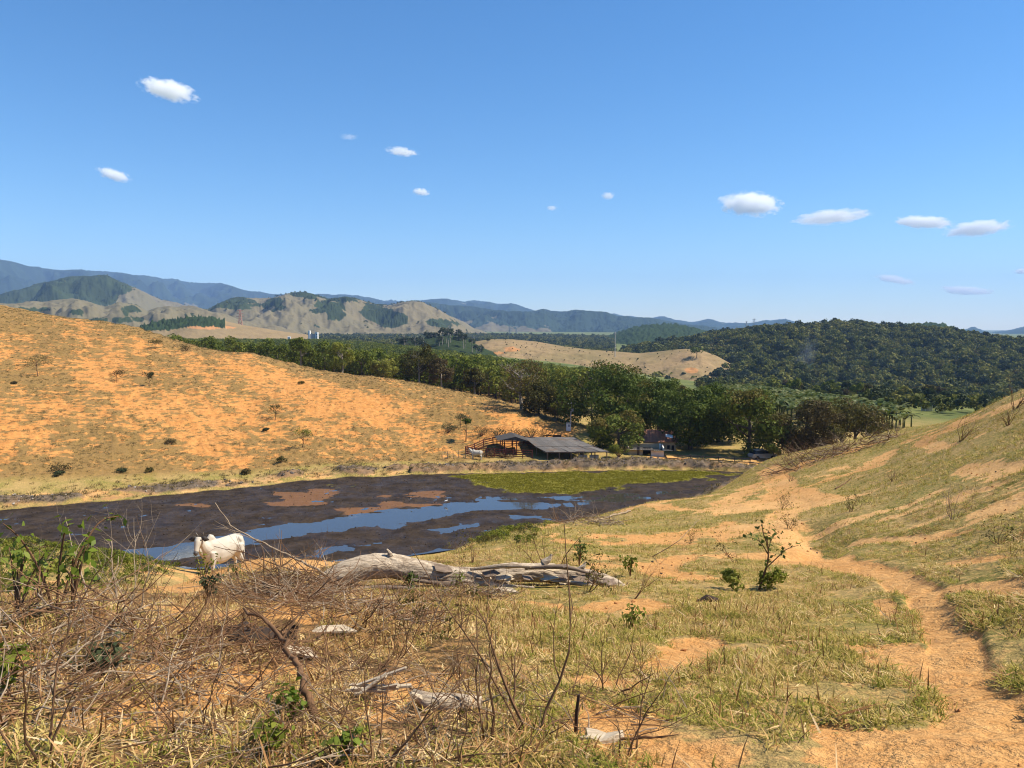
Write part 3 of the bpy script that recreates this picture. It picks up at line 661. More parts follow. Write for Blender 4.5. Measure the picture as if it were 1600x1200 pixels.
def limbs(mb, base, top, spread, r0, n=5, seed=0, sub=3, n_side=6, wob=.25):
    """a trunk that forks into limbs reaching into the crown"""
    g = random.Random(seed); base = Vector(base); top = Vector(top); h = (top - base).length
    mid = base.lerp(top, .5) + Vector((g.uniform(-1, 1), g.uniform(-1, 1), 0)) * h * .05
    mb.tube([base - Vector((0, 0, .15)), base + Vector((0, 0, h * .06)), mid, top], [r0 * 1.5, r0 * 1.05, r0 * .8, r0 * .45], n_side + 2)
    for i in range(n):
        a = 2 * math.pi * (i + g.random() * .7) / n; f = g.uniform(.35, .95)
        s = base.lerp(mid, f * 2) if f < .5 else mid.lerp(top, f * 2 - 1)
        e = s + Vector((math.cos(a) * spread * g.uniform(.6, 1), math.sin(a) * spread * g.uniform(.6, 1), h * g.uniform(.12, .38)))
        m_ = s.lerp(e, .5) + Vector((g.uniform(-1, 1), g.uniform(-1, 1), g.uniform(0, 1))) * spread * wob
        mb.tube([s, m_, e], [r0 * .5, r0 * .32, r0 * .1], n_side)
        for j in range(sub):
            s2 = m_.lerp(e, g.random()); e2 = s2 + Vector((g.uniform(-1, 1), g.uniform(-1, 1), g.uniform(-.1, 1))) * spread * .45
            k2 = s2.lerp(e2, .5) + Vector((g.uniform(-1, 1), g.uniform(-1, 1), g.uniform(-1, 1))) * spread * .08
            mb.tube([s2, k2, e2], [r0 * .2, r0 * .13, r0 * .04], max(3, n_side - 2))
            for _ in range(sub):
                s3 = k2.lerp(e2, g.random()); e3 = s3 + Vector((g.uniform(-1, 1), g.uniform(-1, 1), g.uniform(-.2, 1))) * spread * .22
                mb.tube([s3, e3], [r0 * .08, r0 * .02], 3)
    return mb
M['plantation'] = leaf_mat('plantation_leaf', [(.050,.070,.009),(.105,.130,.015),(.20,.20,.032)], .3)
M['mango'] = leaf_mat('mango_leaf', [(.038,.058,.010),(.080,.110,.017),(.165,.180,.033)], .25)
M['mango_flush'] = leaf_mat('young_mango_leaf', [(.06,.07,.012),(.11,.10,.02),(.16,.12,.03)], .3)
M['light_leaf'] = leaf_mat('light_leaf', [(.095,.12,.014),(.17,.19,.026),(.28,.265,.055)], .35)
M['olive_leaf'] = leaf_mat('olive_leaf', [(.05,.05,.014),(.09,.08,.02),(.14,.11,.03)], .3)
M['brown_leaf'] = leaf_mat('brown_leaf', [(.05,.042,.016),(.085,.065,.024),(.13,.095,.04)], .3)
M['grey_leaf'] = leaf_mat('grey_green_leaf', [(.03,.042,.018),(.05,.065,.028),(.075,.09,.04)], .25)
M['forest'] = leaf_mat('forest_leaf', [(.050,.062,.013),(.105,.115,.022),(.23,.205,.05)], .25, .7, .03)
M['banana'] = leaf_mat('banana_leaf', [(.04,.06,.008),(.08,.105,.016),(.17,.17,.05)], .35, .5, .3, .2)
M['straw_leaf'] = leaf_mat('straw_leaf', [(.12,.08,.035),(.24,.16,.07),(.38,.27,.13)], .2)
M['bark'] = flat_mat('bark', (.13,.10,.075), (.07,.055,.04), 6, .9, .5, (1, 1, .2))
M['pale_bark'] = flat_mat('pale_bark', (.30,.26,.21), (.18,.15,.12), 6, .9, .4, (1, 1, .2))
M['twig'] = flat_mat('twig', (.20,.105,.05), (.085,.045,.022), 12, .9, .3)
M['grey_twig'] = flat_mat('grey_twig', (.38,.29,.195), (.20,.14,.09), 12, .9, .3)

def plant_proto(name, label, cat, parts, group=None):
    """parts: (child name, mesh). The first one stands below the ground until it is copied into place"""
    e = bpy.data.objects.new(name, None); e['label'] = label; e['category'] = cat
    if group: e['group'] = group
    e['_parts'] = 0; return (name, label, cat, group, parts)
def place(proto, loc, rz=0., scale=1., label=None, group=None):
    name, lab, cat, grp, parts = proto
    e = empty(name, loc, rz, scale); tag(e, label or lab, cat, group or grp)
    for nm, me in parts: link(nm, me, e)
    return e
def plant(*a): return (a[0], a[1], a[2], a[4] if len(a) > 4 else None, a[3])
def make_tree(crown, n, rx, rz, zc, lobes, lr, leaf, mat, trunk_r, bark, seed, sub=2, flush=None, branches=5, size_jit=.35, under=.35, ratio=.5):
    C, D = crown_points(n, rx, rz, lobes, lr, .55, 0, seed, under); C[:, 2] += zc
    C[:, 2] = np.maximum(C[:, 2], .25)
    sz = leaf * (1 + size_jit * rng.normal(size=n).clip(-2, 2))
    mats = [mat]; cm = leaves_mesh('crown', C, D, sz, mat, ratio)
    if flush:
        cm.materials.append(flush); top = (D[:, 2] > .35) & (perlin(C[:, 0] * .25 + seed, C[:, 1] * .25, 5) > .02) & (C[:, 2] > zc)
        cm.polygons.foreach_set('material_index', top.astype(np.int32))
    tm = limbs(MB(), (0, 0, 0), (0, 0, zc + rz * .25), rx * .6, trunk_r, branches, seed, sub).mesh('trunk', bark, True)
    return [('trunk', tm), ('crown', cm)]

def scatter(name, label, cat, pts, scale, idx, meshes, rot=None, kind='stuff'):
    """uncountable plants or clods as one object: copies of a few meshes on given places"""
    n = len(pts); rot = np.column_stack([np.zeros(n), np.zeros(n), rng.uniform(0, 6.28, n)]) if rot is None else rot
    me = bpy.data.meshes.new(name); me.vertices.add(n); me.vertices.foreach_set('co', np.asarray(pts, np.float32).ravel())
    me.attributes.new('rot', 'FLOAT_VECTOR', 'POINT').data.foreach_set('vector', np.asarray(rot, np.float32).ravel())
    sc = np.asarray(scale, np.float32); sc = np.repeat(sc[:, None], 3, 1) if sc.ndim == 1 else sc
    me.attributes.new('scl', 'FLOAT_VECTOR', 'POINT').data.foreach_set('vector', sc.ravel())
    me.attributes.new('pick', 'INT', 'POINT').data.foreach_set('value', np.asarray(idx, np.int32))
    col = bpy.data.collections.new(name + '_kinds')
    for i, m_ in enumerate(meshes): col.objects.link(bpy.data.objects.new('%s_kind_%02d' % (name, i), m_))
    o = link(name, me); tag(o, label, cat, kind=kind)
    g = bpy.data.node_groups.new(name, 'GeometryNodeTree')
    g.interface.new_socket('Geometry', in_out='INPUT', socket_type='NodeSocketGeometry'); g.interface.new_socket('Geometry', in_out='OUTPUT', socket_type='NodeSocketGeometry')
    gi, go = g.nodes.new('NodeGroupInput'), g.nodes.new('NodeGroupOutput')
    ip = g.nodes.new('GeometryNodeInstanceOnPoints'); ci = g.nodes.new('GeometryNodeCollectionInfo')
    ci.inputs['Collection'].default_value = col; ci.inputs['Separate Children'].default_value = True; ci.inputs['Reset Children'].default_value = True
    def na(nm, t):
        x = g.nodes.new('GeometryNodeInputNamedAttribute'); x.data_type = t; x.inputs['Name'].default_value = nm; return x.outputs['Attribute']
    ip.inputs['Pick Instance'].default_value = True
    g.links.new(gi.outputs[0], ip.inputs['Points']); g.links.new(ci.outputs[0], ip.inputs['Instance'])
    g.links.new(na('pick', 'INT'), ip.inputs['Instance Index']); g.links.new(na('scl', 'FLOAT_VECTOR'), ip.inputs['Scale'])
    er = g.nodes.new('FunctionNodeEulerToRotation'); g.links.new(na('rot', 'FLOAT_VECTOR'), er.inputs[0]); g.links.new(er.outputs[0], ip.inputs['Rotation'])
    g.links.new(ip.outputs[0], go.inputs[0])
    o.modifiers.new('scatter', 'NODES').node_group = g
    return o

# ------------------------------------------------------------------ plantation, forest, far woods
hz_az = np.linspace(-.75, .75, 301); hz_r = np.exp(np.linspace(math.log(8), math.log(1200), 140))
_A, _R = np.meshgrid(hz_az, hz_r); _T = land((_R * np.sin(_A)).ravel(), (_R * np.cos(_A)).ravel()).reshape(_A.shape) / _R
HZ = np.maximum.accumulate(_T, 0)
def visible(x, y, ztop):
    r = np.hypot(x, y); a = np.arctan2(x, y)
    i = np.clip(np.searchsorted(hz_r, r * .97) - 1, 0, len(hz_r) - 1); j = np.clip(np.round((a + .75) / 1.5 * 300).astype(int), 0, 300)
    return (ztop / r > HZ[i, j]) | (r < 10)
def grid_points(x0, x1, y0, y1, s, jit=.4):
    X, Y = np.meshgrid(np.arange(x0, x1, s), np.arange(y0, y1, s)); n = X.size
    return X.ravel() + rng.uniform(-jit, jit, n) * s, Y.ravel() + rng.uniform(-jit, jit, n) * s
PLT = [make_tree('crown', 760, 3.9, 5.2, 5.9, 18, .42, .75, M['plantation'], .16, M['bark'], 100 + i, 1, None, 5, .35, .95) for i in range(6)]
x, y = grid_points(-330, 260, 150, 900, 5.6, .3)
z = land(x, y); r = np.hypot(x, y); hs = rng.uniform(.74, 1.14, len(x))
ppx, ppy = project(x, y, z + 11.3 * hs)
lim = np.interp(ppx, [240,300,400,500,600,650,700,800,900,1000,1100,1180,1230], [519,516,521,527,534,538,544,557,569,579,591,603,612])
near = np.interp(ppx, [240,400,600,750,800,900,1000,1100,1200], [235,215,195,185,195,185,175,190,215])
ok = (ppx > 235) & (ppx < 1225) & (r > near) & (ppy > lim) & (r < 900)
x, y, z, r, hs, ppx, ppy = [q[ok] for q in (x, y, z, r, hs, ppx, ppy)]
vis = visible(x, y, z + 11 * hs)
order = np.argsort(r + (~vis) * 1e5); big = np.zeros(len(x), bool); big[order[:285]] = vis[order[:285]]
for i in np.nonzero(big)[0]:
    place(('plantation_tree', 'dark green plantation tree in the dense grove beyond the left hill and farm', 'tree', 'plantation trees in the valley grove', PLT[rnd.randrange(6)]),
          (x[i], y[i], z[i]), rnd.uniform(0, 6.28), (hs[i] * rnd.uniform(.95, 1.2),) * 2 + (hs[i],))
i = np.nonzero(~big & visible(x, y, z + 12.5))[0]
scatter('plantation_canopy', 'far rows of the dense green plantation merging into one canopy', 'trees', np.column_stack([x, y, z])[i], np.column_stack([hs[i] * 1.1, hs[i] * 1.1, hs[i]]), rng.integers(0, 6, len(i)), [p[1][1] for p in PLT])

def blob_crown(seed, n=150, rx=3.6, rz=3.6, leaf=1.5, mat=None):
    C, D = crown_points(n, rx, rz, 9, .5, .8, 0, seed); C[:, 2] += rz * .9
    return leaves_mesh('crown', C, D, leaf * rng.uniform(.6, 1.3, n), mat or M['forest'], .75)
FOR = [blob_crown(300 + i) for i in range(5)] + [blob_crown(310 + i, 130, 2.4, 5.2, 1.3, M['grey_leaf']) for i in range(2)] + [blob_crown(320, 120, 3.2, 3.0, 1.2, M['olive_leaf'])]
def on_grid(G, n, ok_):
    gx, gy, gz, cov, prof = G; nr_, na_ = gx.shape; out = []
    a = (gx[1:, 1:] - gx[:-1, :-1]); b_ = gy[1:, 1:] - gy[:-1, :-1]
    ar = np.abs((gx[1:, :-1] - gx[:-1, :-1]) * (gy[:-1, 1:] - gy[:-1, :-1]) - (gy[1:, :-1] - gy[:-1, :-1]) * (gx[:-1, 1:] - gx[:-1, :-1])).ravel()
    k = rng.choice(ar.size, n, p=ar / ar.sum()); i, j = np.divmod(k, na_ - 1); u = rng.random(n); v = rng.random(n)
    f = lambda A: A[i, j] * (1 - u) * (1 - v) + A[i + 1, j] * u * (1 - v) + A[i, j + 1] * (1 - u) * v + A[i + 1, j + 1] * u * v
    p = np.column_stack([f(gx), f(gy), f(gz)]); return p[ok_(p, f(prof), i)]
p = on_grid(forest_grid, 15000, lambda p, pr, i: (i < 80) & (pr > .08))
pick = rng.choice(8, len(p), p=[.17, .17, .17, .16, .15, .07, .05, .06])
scatter('forest', 'dark green forest covering the whole hill on the right', 'forest', p - [0, 0, .6], rng.uniform(.7, 1.7, len(p)) * np.where(rng.random(len(p)) < .5, 1, .75), pick, FOR)
for G_, n_, nm in ((mid_grid, 2600, 'far_trees'), (left_grid, 1800, 'far_trees')):
    p = on_grid(G_, n_, lambda p, pr, i: (i < 118) & (pr > .12) & (fbm(p[:, 0] * .004, p[:, 1] * .004, 3, 97) > .02)); scatter(nm, 'scattered tiny trees dotting the brown pasture hills far away', 'far trees', p - [0, 0, .5], rng.uniform(.3, 1.0, len(p)), rng.integers(0, 8, len(p)), FOR)
# woods on the valley floor far behind the plantation
x, y = grid_points(-1100, 1100, 420, 2100, 11)
r = np.hypot(x, y); z = base_z(np.arctan2(x, y), r); ppx, ppy = project(x, y, z + 6); wd = fbm(x * .004, y * .004, 3, 91)
ok = (ppx > -150) & (ppx < 1750) & (r > 480) & (r < 2100)
ok &= ~((ppx > 180) & (ppx < 500) & (r < 1250) & (ppx < 470)) & ~((ppx > 715) & (ppx < 1180) & (r < 960)) & ~((ppx > 960) & (r > 500)) & (wd > -.28)
ok &= ~((ppx < 715) & (r < 850) & (ppx > 470)) & ((r > 700) | (ppx > 960))
i = np.nonzero(ok)[0]
scatter('valley_woods', 'bluish green woods on the valley floor beyond the plantation', 'woods', np.column_stack([x, y, z])[i], rng.uniform(.8, 1.5, len(i)), rng.choice(8, len(i), p=[.15, .15, .15, .15, .15, .1, .1, .05]), FOR)
# thickets at the foot of the forest hill
x, y = grid_points(60, 420, 210, 600, 6.5)
r = np.hypot(x, y); z = base_z(np.arctan2(x, y), r); ppx, ppy = project(x, y, z)
lo = np.interp(ppx, [1080, 1200, 1300, 1400, 1600], [380, 370, 320, 215, 190])
i = np.nonzero((ppx > 1090) & (ppx < 1700) & (r > lo) & (r < 560))[0]
scatter('thicket', 'mixed green thicket at the foot of the forest hill', 'thicket', np.column_stack([x, y, z])[i], rng.uniform(.4, .85, len(i)), rng.choice(8, len(i), p=[.12, .12, .12, .1, .1, .14, .1, .2]), FOR)

# ------------------------------------------------------------------ single trees
def T(label, proto_name, parts, px, r_, rz=0, scale=1., group=None, sink=.1, cat='tree', z=None):
    p = at(px, r_); return place((proto_name, label, cat, group, parts), (p[0], p[1], (p[2] if z is None else z) - sink), rz, scale)
T('largest dark mango tree with yellow flushed crown above the corral roof', 'mango_tree', make_tree('crown', 20000, 10.2, 6.0, 6.0, 44, .28, .46, M['mango'], .5, M['bark'], 1, 2, M['mango_flush'], 6, .35, .95), 952, 138)
T('low spreading mango tree right behind the end of the corral roof', 'mango_tree', make_tree('crown', 6500, 5.2, 3.0, 2.7, 22, .34, .40, M['mango'], .25, M['bark'], 2, 2, M['mango_flush'], 5, .35, .95), 968, 123, 1.)
T('dark round mango tree shading the houses by the farmyard', 'mango_tree', make_tree('crown', 12000, 6.6, 5.2, 5.0, 30, .32, .44, M['mango'], .35, M['bark'], 3, 2, None, 5, .35, .9), 1080, 128, 2.)
T('dark round mango tree beside the parked car', 'mango_tree', make_tree('crown', 13000, 7.0, 5.2, 4.9, 30, .32, .44, M['mango'], .35, M['bark'], 4, 2, M['mango_flush'], 5, .35, .9), 1172, 125, 3.)
T('dark mango tree between the big yellow flushed one and the houses', 'mango_tree', make_tree('crown', 11000, 6.6, 5.0, 5.2, 28, .32, .44, M['mango'], .35, M['bark'], 9, 2, None, 5, .35, .9), 1030, 142, 3.)
T('dark green tree filling the gap between the houses and the parked car', 'mango_tree', make_tree('crown', 10000, 6.4, 5.0, 4.9, 28, .32, .44, M['mango'], .35, M['bark'], 19, 2, None, 5, .35, .9), 1124, 138, 3.)
T('brown tinged broad tree behind the right hand slope', 'broad_tree', make_tree('crown', 10000, 6.4, 4.6, 4.6, 30, .32, .40, M['brown_leaf'], .3, M['bark'], 5, 3, M['olive_leaf'], 6, .35, .9), 1262, 124, 1.)
T('olive brown broad tree nearest the crest of the right slope', 'broad_tree', make_tree('crown', 9500, 6.4, 4.2, 4.4, 30, .32, .38, M['olive_leaf'], .3, M['bark'], 6, 3, M['brown_leaf'], 6, .35, .9), 1338, 130, 4.)
T('low green tree under the mango trees beside the parked car', 'small_tree', make_tree('crown', 1200, 1.5, 1.5, 1.7, 8, .45, .3, M['light_leaf'], .1, M['bark'], 7, 1), 1212, 120)
t8 = make_tree('crown', 3000, 5.8, 4.8, 5.4, 30, .26, .34, M['olive_leaf'], .34, M['pale_bark'], 8, 5, M['brown_leaf'], 9, .35, .6)
T('half bare tree with pale spreading branches on the hill crest above the corral', 'bare_tree', t8, 815, 143, .5)
T('olive green tree whose crown leans against the half bare tree', 'olive_tree', make_tree('crown', 4500, 4.2, 3.6, 3.2, 18, .38, .38, M['olive_leaf'], .2, M['bark'], 10, 2, None, 5, .35, .9), 842, 141)
T('pale bushy tree between the half bare tree and the big mango', 'olive_tree', make_tree('crown', 2800, 2.6, 3.0, 2.6, 14, .38, .34, M['olive_leaf'], .14, M['bark'], 12, 2, M['light_leaf'], 5, .35, .9), 872, 140)
for px, r_, mt, h, w, lab in [(535,190,'light_leaf',8.5,5.2,'light green tree on the far side of the left hill'), (470,200,'plantation',8,4.6,'deep green tree where the left hill crest meets the grove'), (655,182,'olive_leaf',9.5,5.6,'tall olive brown tree rising behind the hill crest'),
    (690,178,'brown_leaf',8,4.0,'brownish tree next to the tall olive brown tree'), (742,166,'olive_leaf',6.2,3.4,'small round olive tree left of the half bare tree'), (890,176,'olive_leaf',8,5,'olive tree behind the big mango, on its left'),
    (925,190,'brown_leaf',9,5,'brownish tree over the top of the big mango'), (1062,170,'olive_leaf',8.5,5,'olive tree behind the houses under the mangos'), (1015,165,'grey_leaf',8.5,3.6,'thin grey green tree behind the mango row'), (600,196,'light_leaf',7.5,4.4,'bright green tree between the tall olive tree and the light green one'), (1120,160,'brown_leaf',7,3.6,'thin brown tree behind the mango beside the parked car')]:
    T(lab, 'valley_tree', make_tree('crown', 4200, w * .80, h * .46, h * .54, 24, .34, .42, M[mt], .2, M['pale_bark'], int(px), 3, None, 7, .35, .85), px, r_, px * .1)
EUC = []
for i in range(3):
    C, D = crown_points(520, 2.6, 5.2, 20, .30, .5, 0, 400 + i); C[:, 2] += 10
    EUC.append([('trunk', limbs(MB(), (0, 0, 0), (0, 0, 13), 1.9, .22, 8, 60 + i, 1).mesh('trunk', M['pale_bark'], True)), ('crown', leaves_mesh('crown', C, D, .9, M['grey_leaf'], .4, .1, .4))])
for k, (px, r_, s, lab) in enumerate([(378,640,1.0,'dark lone tree standing below the pylon on the left'), (366,655,.8,'smaller dark tree just left of the one below the pylon'), (818,470,.95,'first of three grey green trees before the bare hill, from the left'), (851,480,1.05,'middle one of three grey green trees before the bare hill'), (876,470,1.0,'last of three grey green trees before the bare hill, by the slope')]):
    T(lab, 'eucalyptus_tree', EUC[k % 3], px, r_, k, (s * 1.35, s * 1.35, s), z=base_z(azt(px, 600)[0], r_) - (6 if k < 2 else 9))
for k in range(46):
    px = rnd.uniform(598, 752); top = np.interp(px, [598,620,650,680,700,720,740,755], [531,523,516,511,506,512,525,534]) + rnd.uniform(0, 14); r_ = rnd.uniform(640, 800)
    s = rnd.uniform(.85, 1.35); zt = azt(px, top)[1] * r_
    T('tall grey green tree on the wooded knoll behind the plantation', 'eucalyptus_tree', EUC[k % 3], px, r_, k * 1.3, (s * 1.5, s * 1.5, s), 'trees on the wooded knoll', z=zt - 15.5 * s)
hills('knoll', [(a, b, 760) for a, b in [(560,548),(600,540),(640,531),(680,526),(705,523),(730,530),(760,546),(790,556)]], 240, m_knoll, 120, 1., .1, 1.4, .03, 77, 0, jag=.2, cover=lambda x, y, w, p, s: np.ones_like(x), nu=30, na=120, pad=.02)
for k in range(34):
    px = rnd.uniform(1195, 1470); r_ = rnd.uniform(285, 400); mt = rnd.choice(['olive_leaf', 'light_leaf', 'grey_leaf', 'forest', 'forest'])
    if k < 6:
        pr = make_tree('crown', 800, 2.6, 2.8, 4.2, 12, .4, .7, M[['olive_leaf', 'light_leaf', 'grey_leaf', 'forest', 'brown_leaf', 'plantation'][k]], .15, M['bark'], 500 + k, 1)
        CH[k] = pr
    lab = ['olive', 'pale green', 'grey green', 'dark green', 'brownish', 'deep green'][k % 6] + ' tree in the mixed growth below the forest hill'
    T(lab, 'valley_tree', CH[k % 6], px, r_, k, rnd.uniform(.7, 1.3), lab.replace(' tree', ' trees'), z=base_z(azt(px, 600)[0], r_))
# banana grove
def banana(seed):
    g = random.Random(seed); st = MB().tube([(0, 0, -.2), (0, 0, 1.2), (.05, 0, 2.2)], [.16, .13, .08], 7).mesh('stem', M['banana'], True); lv = MB()
    for i in range(9):
        a = i * 2.4 + g.uniform(-.3, .3); L = g.uniform(1.7, 2.5); el = g.uniform(.5, 1.35); w = L * .16; pts = []
        d = Vector((math.cos(a), math.sin(a), 0)); s_ = Vector((-d.y, d.x, 0)); p = Vector((0, 0, 2.1))
        for k in range(5):
            e = el - k * .42; ww = w * (.35, 1, 1.05, .8, .1)[k]; pts += [p - s_ * ww + Vector((0, 0, .07)), p, p + s_ * ww + Vector((0, 0, .07))]
            p = p + (d * math.cos(e) + Vector((0, 0, math.sin(e)))) * L / 4
        lv.add(pts, [f for k in range(4) for f in ((k * 3, k * 3 + 1, k * 3 + 4, k * 3 + 3), (k * 3 + 1, k * 3 + 2, k * 3 + 5, k * 3 + 4))])
    return [('stem', st), ('foliage', lv.mesh('foliage', M['banana']))]
BAN = [banana(i) for i in range(5)]
x, y = grid_points(60, 260, 150, 330, 3.3)
r = np.hypot(x, y); z = land(x, y); ppx, ppy = project(x, y, z + 3.5)
lim = np.interp(ppx, [1120, 1160, 1200, 1300, 1380, 1420], [605, 603, 608, 618, 632, 640])
ok = (ppx > 1115) & (ppx < 1425) & (ppy > lim) & (r > 165) & (r < 330) & visible(x, y, z + 3.3)
i = np.nonzero(ok)[0]; i = i[np.argsort(r[i])]
for k in i[:230]:
    s = rnd.uniform(1.0, 1.5)
    place(('banana_plant', 'banana plant with long arching leaves in the grove behind the right slope', 'banana plant', 'banana plants in the grove', BAN[rnd.randrange(5)]), (x[k], y[k], z[k]), rnd.uniform(0, 6), s)
if len(i) > 230:
    k = i[230:]; scatter('banana_grove', 'far part of the banana grove behind the right slope', 'banana grove', np.column_stack([x, y, z])[k], rng.uniform(1, 1.5, len(k)), rng.integers(0, 5, len(k)), [b[1][1] for b in BAN])
# little trees and shrubs on the left hill
def small_tree(seed, h, w, mat, n=160, leaf=.16, bark='twig'):
    C, D = crown_points(n, w, h * .36, 9, .42, .4, 0, seed); C[:, 2] += h * .62
    return [('trunk', limbs(MB(), (0, 0, 0), (0, 0, h * .75), w * .8, h * .02, 7, seed, 3, 4).mesh('trunk', M[bark], True)), ('crown', leaves_mesh('crown', C, D, leaf, M[mat], .5))]
for px, py, h, w, mt, n, lab in [(59,588,3.8,2.6,'olive_leaf',420,'airy little tree casting a long shadow, high on the left hill'), (183,596,2.3,1.7,'brown_leaf',420,'brownish bushy little tree in the grassy hollow of the left hill'), (233,603,2.9,1.1,'grey_leaf',700,'dark upright little tree in the middle of the left hill'),
    (430,657,2.8,1.7,'olive_leaf',380,'twiggy little tree lower on the left hill beside a bare lobe'), (473,700,3.3,1.5,'light_leaf',420,'little green tree with bare stem, lowest on the left hill'), (243,545,2.2,1.9,'olive_leaf',480,'small dark tree just under the crest of the left hill'), (728,690,4.6,1.1,'mango',900,'slim dark tree at the edge of the red cutting'), (720,668,2.6,1.4,'grey_leaf',420,'grey shrubby tree above the red cutting')]:
    p = gp(px, py); place(('small_tree', lab, 'tree', None, small_tree(px, h, w, mt, n, .2)), (p[0], p[1], p[2] - .05), px)
def shrub(seed, w, h, mat, n, leaf=.2, bark='twig'):
    C, D = crown_points(n, w, h * .6, 10, .45, .4, 0, seed); C[:, 2] = np.maximum(C[:, 2] + h * .45, .05)
    st = MB(); g = random.Random(seed)
    for i in range(12):
        a = g.uniform(0, 6.28); e = Vector((math.cos(a) * w * g.uniform(.3, .95), math.sin(a) * w * g.uniform(.3, .95), h * g.uniform(.5, 1.05)))
        st.tube([(0, 0, -.05), e * .5 + Vector((0, 0, .1 * h)), e], [.03 * h, .02 * h, .006 * h], 4)
    return [('stem', st.mesh('stem', M[bark])), ('foliage', leaves_mesh('foliage', C, D, leaf, M[mat], .5))]
for k, (px, py, w, h, mt, lab) in enumerate([(292,548,1.6,1.3,'brown_leaf','wide brown shrub beside the red scar near the left crest'), (416,673,.55,.5,'grey_leaf','small dark shrub right of the bare lobe on the left hill'), (95,736,1.3,.8,'brown_leaf','dark purplish shrub just above the pond bank on the left'), (92,742,.8,.5,'grey_leaf','green shrub against the purplish one above the pond bank'),
    (268,693,.9,.6,'brown_leaf','brown shrub beside an orange mound on the lower left hill'), (440,722,.9,.7,'olive_leaf','olive shrub near the bank below the lowest little tree'), (190,738,.8,.5,'grey_leaf','low grey green shrub in the grass strip above the pond'), (232,738,.7,.6,'olive_leaf','low olive shrub in the grass strip above the pond'),
    (385,740,.9,.55,'brown_leaf','brown shrub in the grass strip where the bank turns'), (470,600,.8,.6,'olive_leaf','olive shrub near the hill crest by the first grove trees'), (20,600,.7,.5,'brown_leaf','brown shrub by the left edge of the hill'),
    (700,676,1.6,1.5,'grey_leaf','grey shrub left of the slim dark tree'), (752,682,2.0,1.6,'brown_leaf','brown shrub in the row above the corral, first from the left'), (778,683,1.8,1.7,'grey_leaf','grey shrub in the row above the corral, second from the left'), (806,684,2.0,1.5,'brown_leaf','broad brown shrub in the middle of the row above the corral'), (830,684,1.9,1.7,'olive_leaf','olive shrub in the row above the corral roof'), (852,684,1.7,1.4,'brown_leaf','last brown shrub of the row, above the roof ridge')]):
    p = gp(px, py); place(('shrub', lab, 'shrub', None, shrub(700 + k, w, h, mt, 500, .17)), (p[0], p[1], p[2] - .05), k)
for k, (px, py, w, h, lab) in enumerate([(752,713,.9,.8,'tan dry bush at the foot of the corral fence, first from the left'), (768,714,1.0,.9,'tan dry bush at the foot of the corral fence, second from the left'), (784,715,.9,.8,'tan dry bush before the corral post of the small gable roof'), (798,716,.8,.6,'low tan bush where the corral fence meets the shed')]):
    p = gp(px, py); place(('shrub', lab, 'shrub', None, shrub(760 + k, w, h, 'straw_leaf', 420, .16)), (p[0], p[1], p[2] - .05), k)
p = at(968, 115.5); place(('bush', 'round bright green bush between the corral roof and the house', 'bush', None, shrub(790, 1.7, 2.1, 'plantation', 1300, .22)), (p[0], p[1], p[2] - .1))

# ------------------------------------------------------------------ the farm
q = N('weathered_roof_sheet'); oi = q.n('ShaderNodeObjectInfo').outputs['Random']; nz = q.noise(q.objc(), 1.3, 6, .65); n2 = q.noise(q.objc(), .5, 4, .6)
c_ = q.mix(oi, (.10, .090, .082), (.175, .158, .142)); c_ = q.mix(q.rng(nz, .45, .7, 0, .6), c_, (.07, .062, .055)); c_ = q.mix(q.rng(n2, .55, .68, 0, .6), c_, (.15, .085, .045)); q.color(c_); q.rough(.9); M['roof_sheet'] = q.m
M['dark_roof'] = flat_mat('dark_old_roof', (.07,.062,.055), (.045,.04,.036), 2, .9)
M['post_wood'] = flat_mat('post_wood', (.14,.10,.075), (.08,.06,.045), 4, .9, .3, (1, 1, .2))
M['red_wood'] = flat_mat('red_painted_wood', (.14,.035,.022), (.09,.028,.02), 5, .8)
M['cream_wall'] = flat_mat('cream_wall', (.52,.42,.28), (.40,.30,.19), 1.2, .9)
M['white_wall'] = flat_mat('white_wall', (.70,.67,.60), (.55,.50,.43), 1.0, .9)
M['tile'] = flat_mat('clay_tile', (.42,.20,.12), (.30,.13,.08), 3, .9)
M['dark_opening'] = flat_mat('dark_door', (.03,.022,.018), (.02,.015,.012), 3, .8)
M['concrete'] = flat_mat('concrete', (.42,.40,.37), (.32,.30,.28), 2, .9)
M['steel'] = flat_mat('galvanised_steel', (.35,.36,.38), (.26,.27,.29), 2, .6, 0, (1, 1, 1), .3)
M['white_paint'] = flat_mat('white_paint', (.80,.79,.75), (.68,.66,.61), 1.5, .7)
M['rust_paint'] = flat_mat('faded_orange_paint', (.42,.22,.15), (.32,.18,.13), 2, .8)
V3 = lambda a: Vector([float(q) for q in a])
def lerp2(a, b, c, d, u, v): return a.lerp(b, u).lerp(c.lerp(d, u), v)
def sheet(a, b, c, d, th=.035, cols=7, amp=.03):
    """corrugated sheet over the quad a b (upper edge) c d (lower edge)"""
    m = MB(); up = ((b - a).cross(c - a)).normalized()
    if up.z < 0: up = -up
    vs = []
    for k in (0, 1):
        for i in range(cols + 1):
            u = i / cols; o = up * (amp * (i % 2) - k * th); vs += [a.lerp(b, u) + o, c.lerp(d, u) + o]
    n = 2 * (cols + 1); fs = []
    for i in range(cols):
        p = 2 * i; fs += [(p, p + 1, p + 3, p + 2), (n + p, n + p + 2, n + p + 3, n + p + 1), (p, p + 2, n + p + 2, n + p), (p + 1, n + p + 1, n + p + 3, p + 3)]
    fs += [(0, n, n + 1, 1), (n - 2, n - 1, 2 * n - 1, 2 * n - 2)]
    return m.add(vs, fs)
sh = empty('cattle_shed', at(890, 117)); tag(sh, 'long open cattle shed under a grey corrugated sheet roof by the pond', 'shed'); SB = Vector(sh.location)
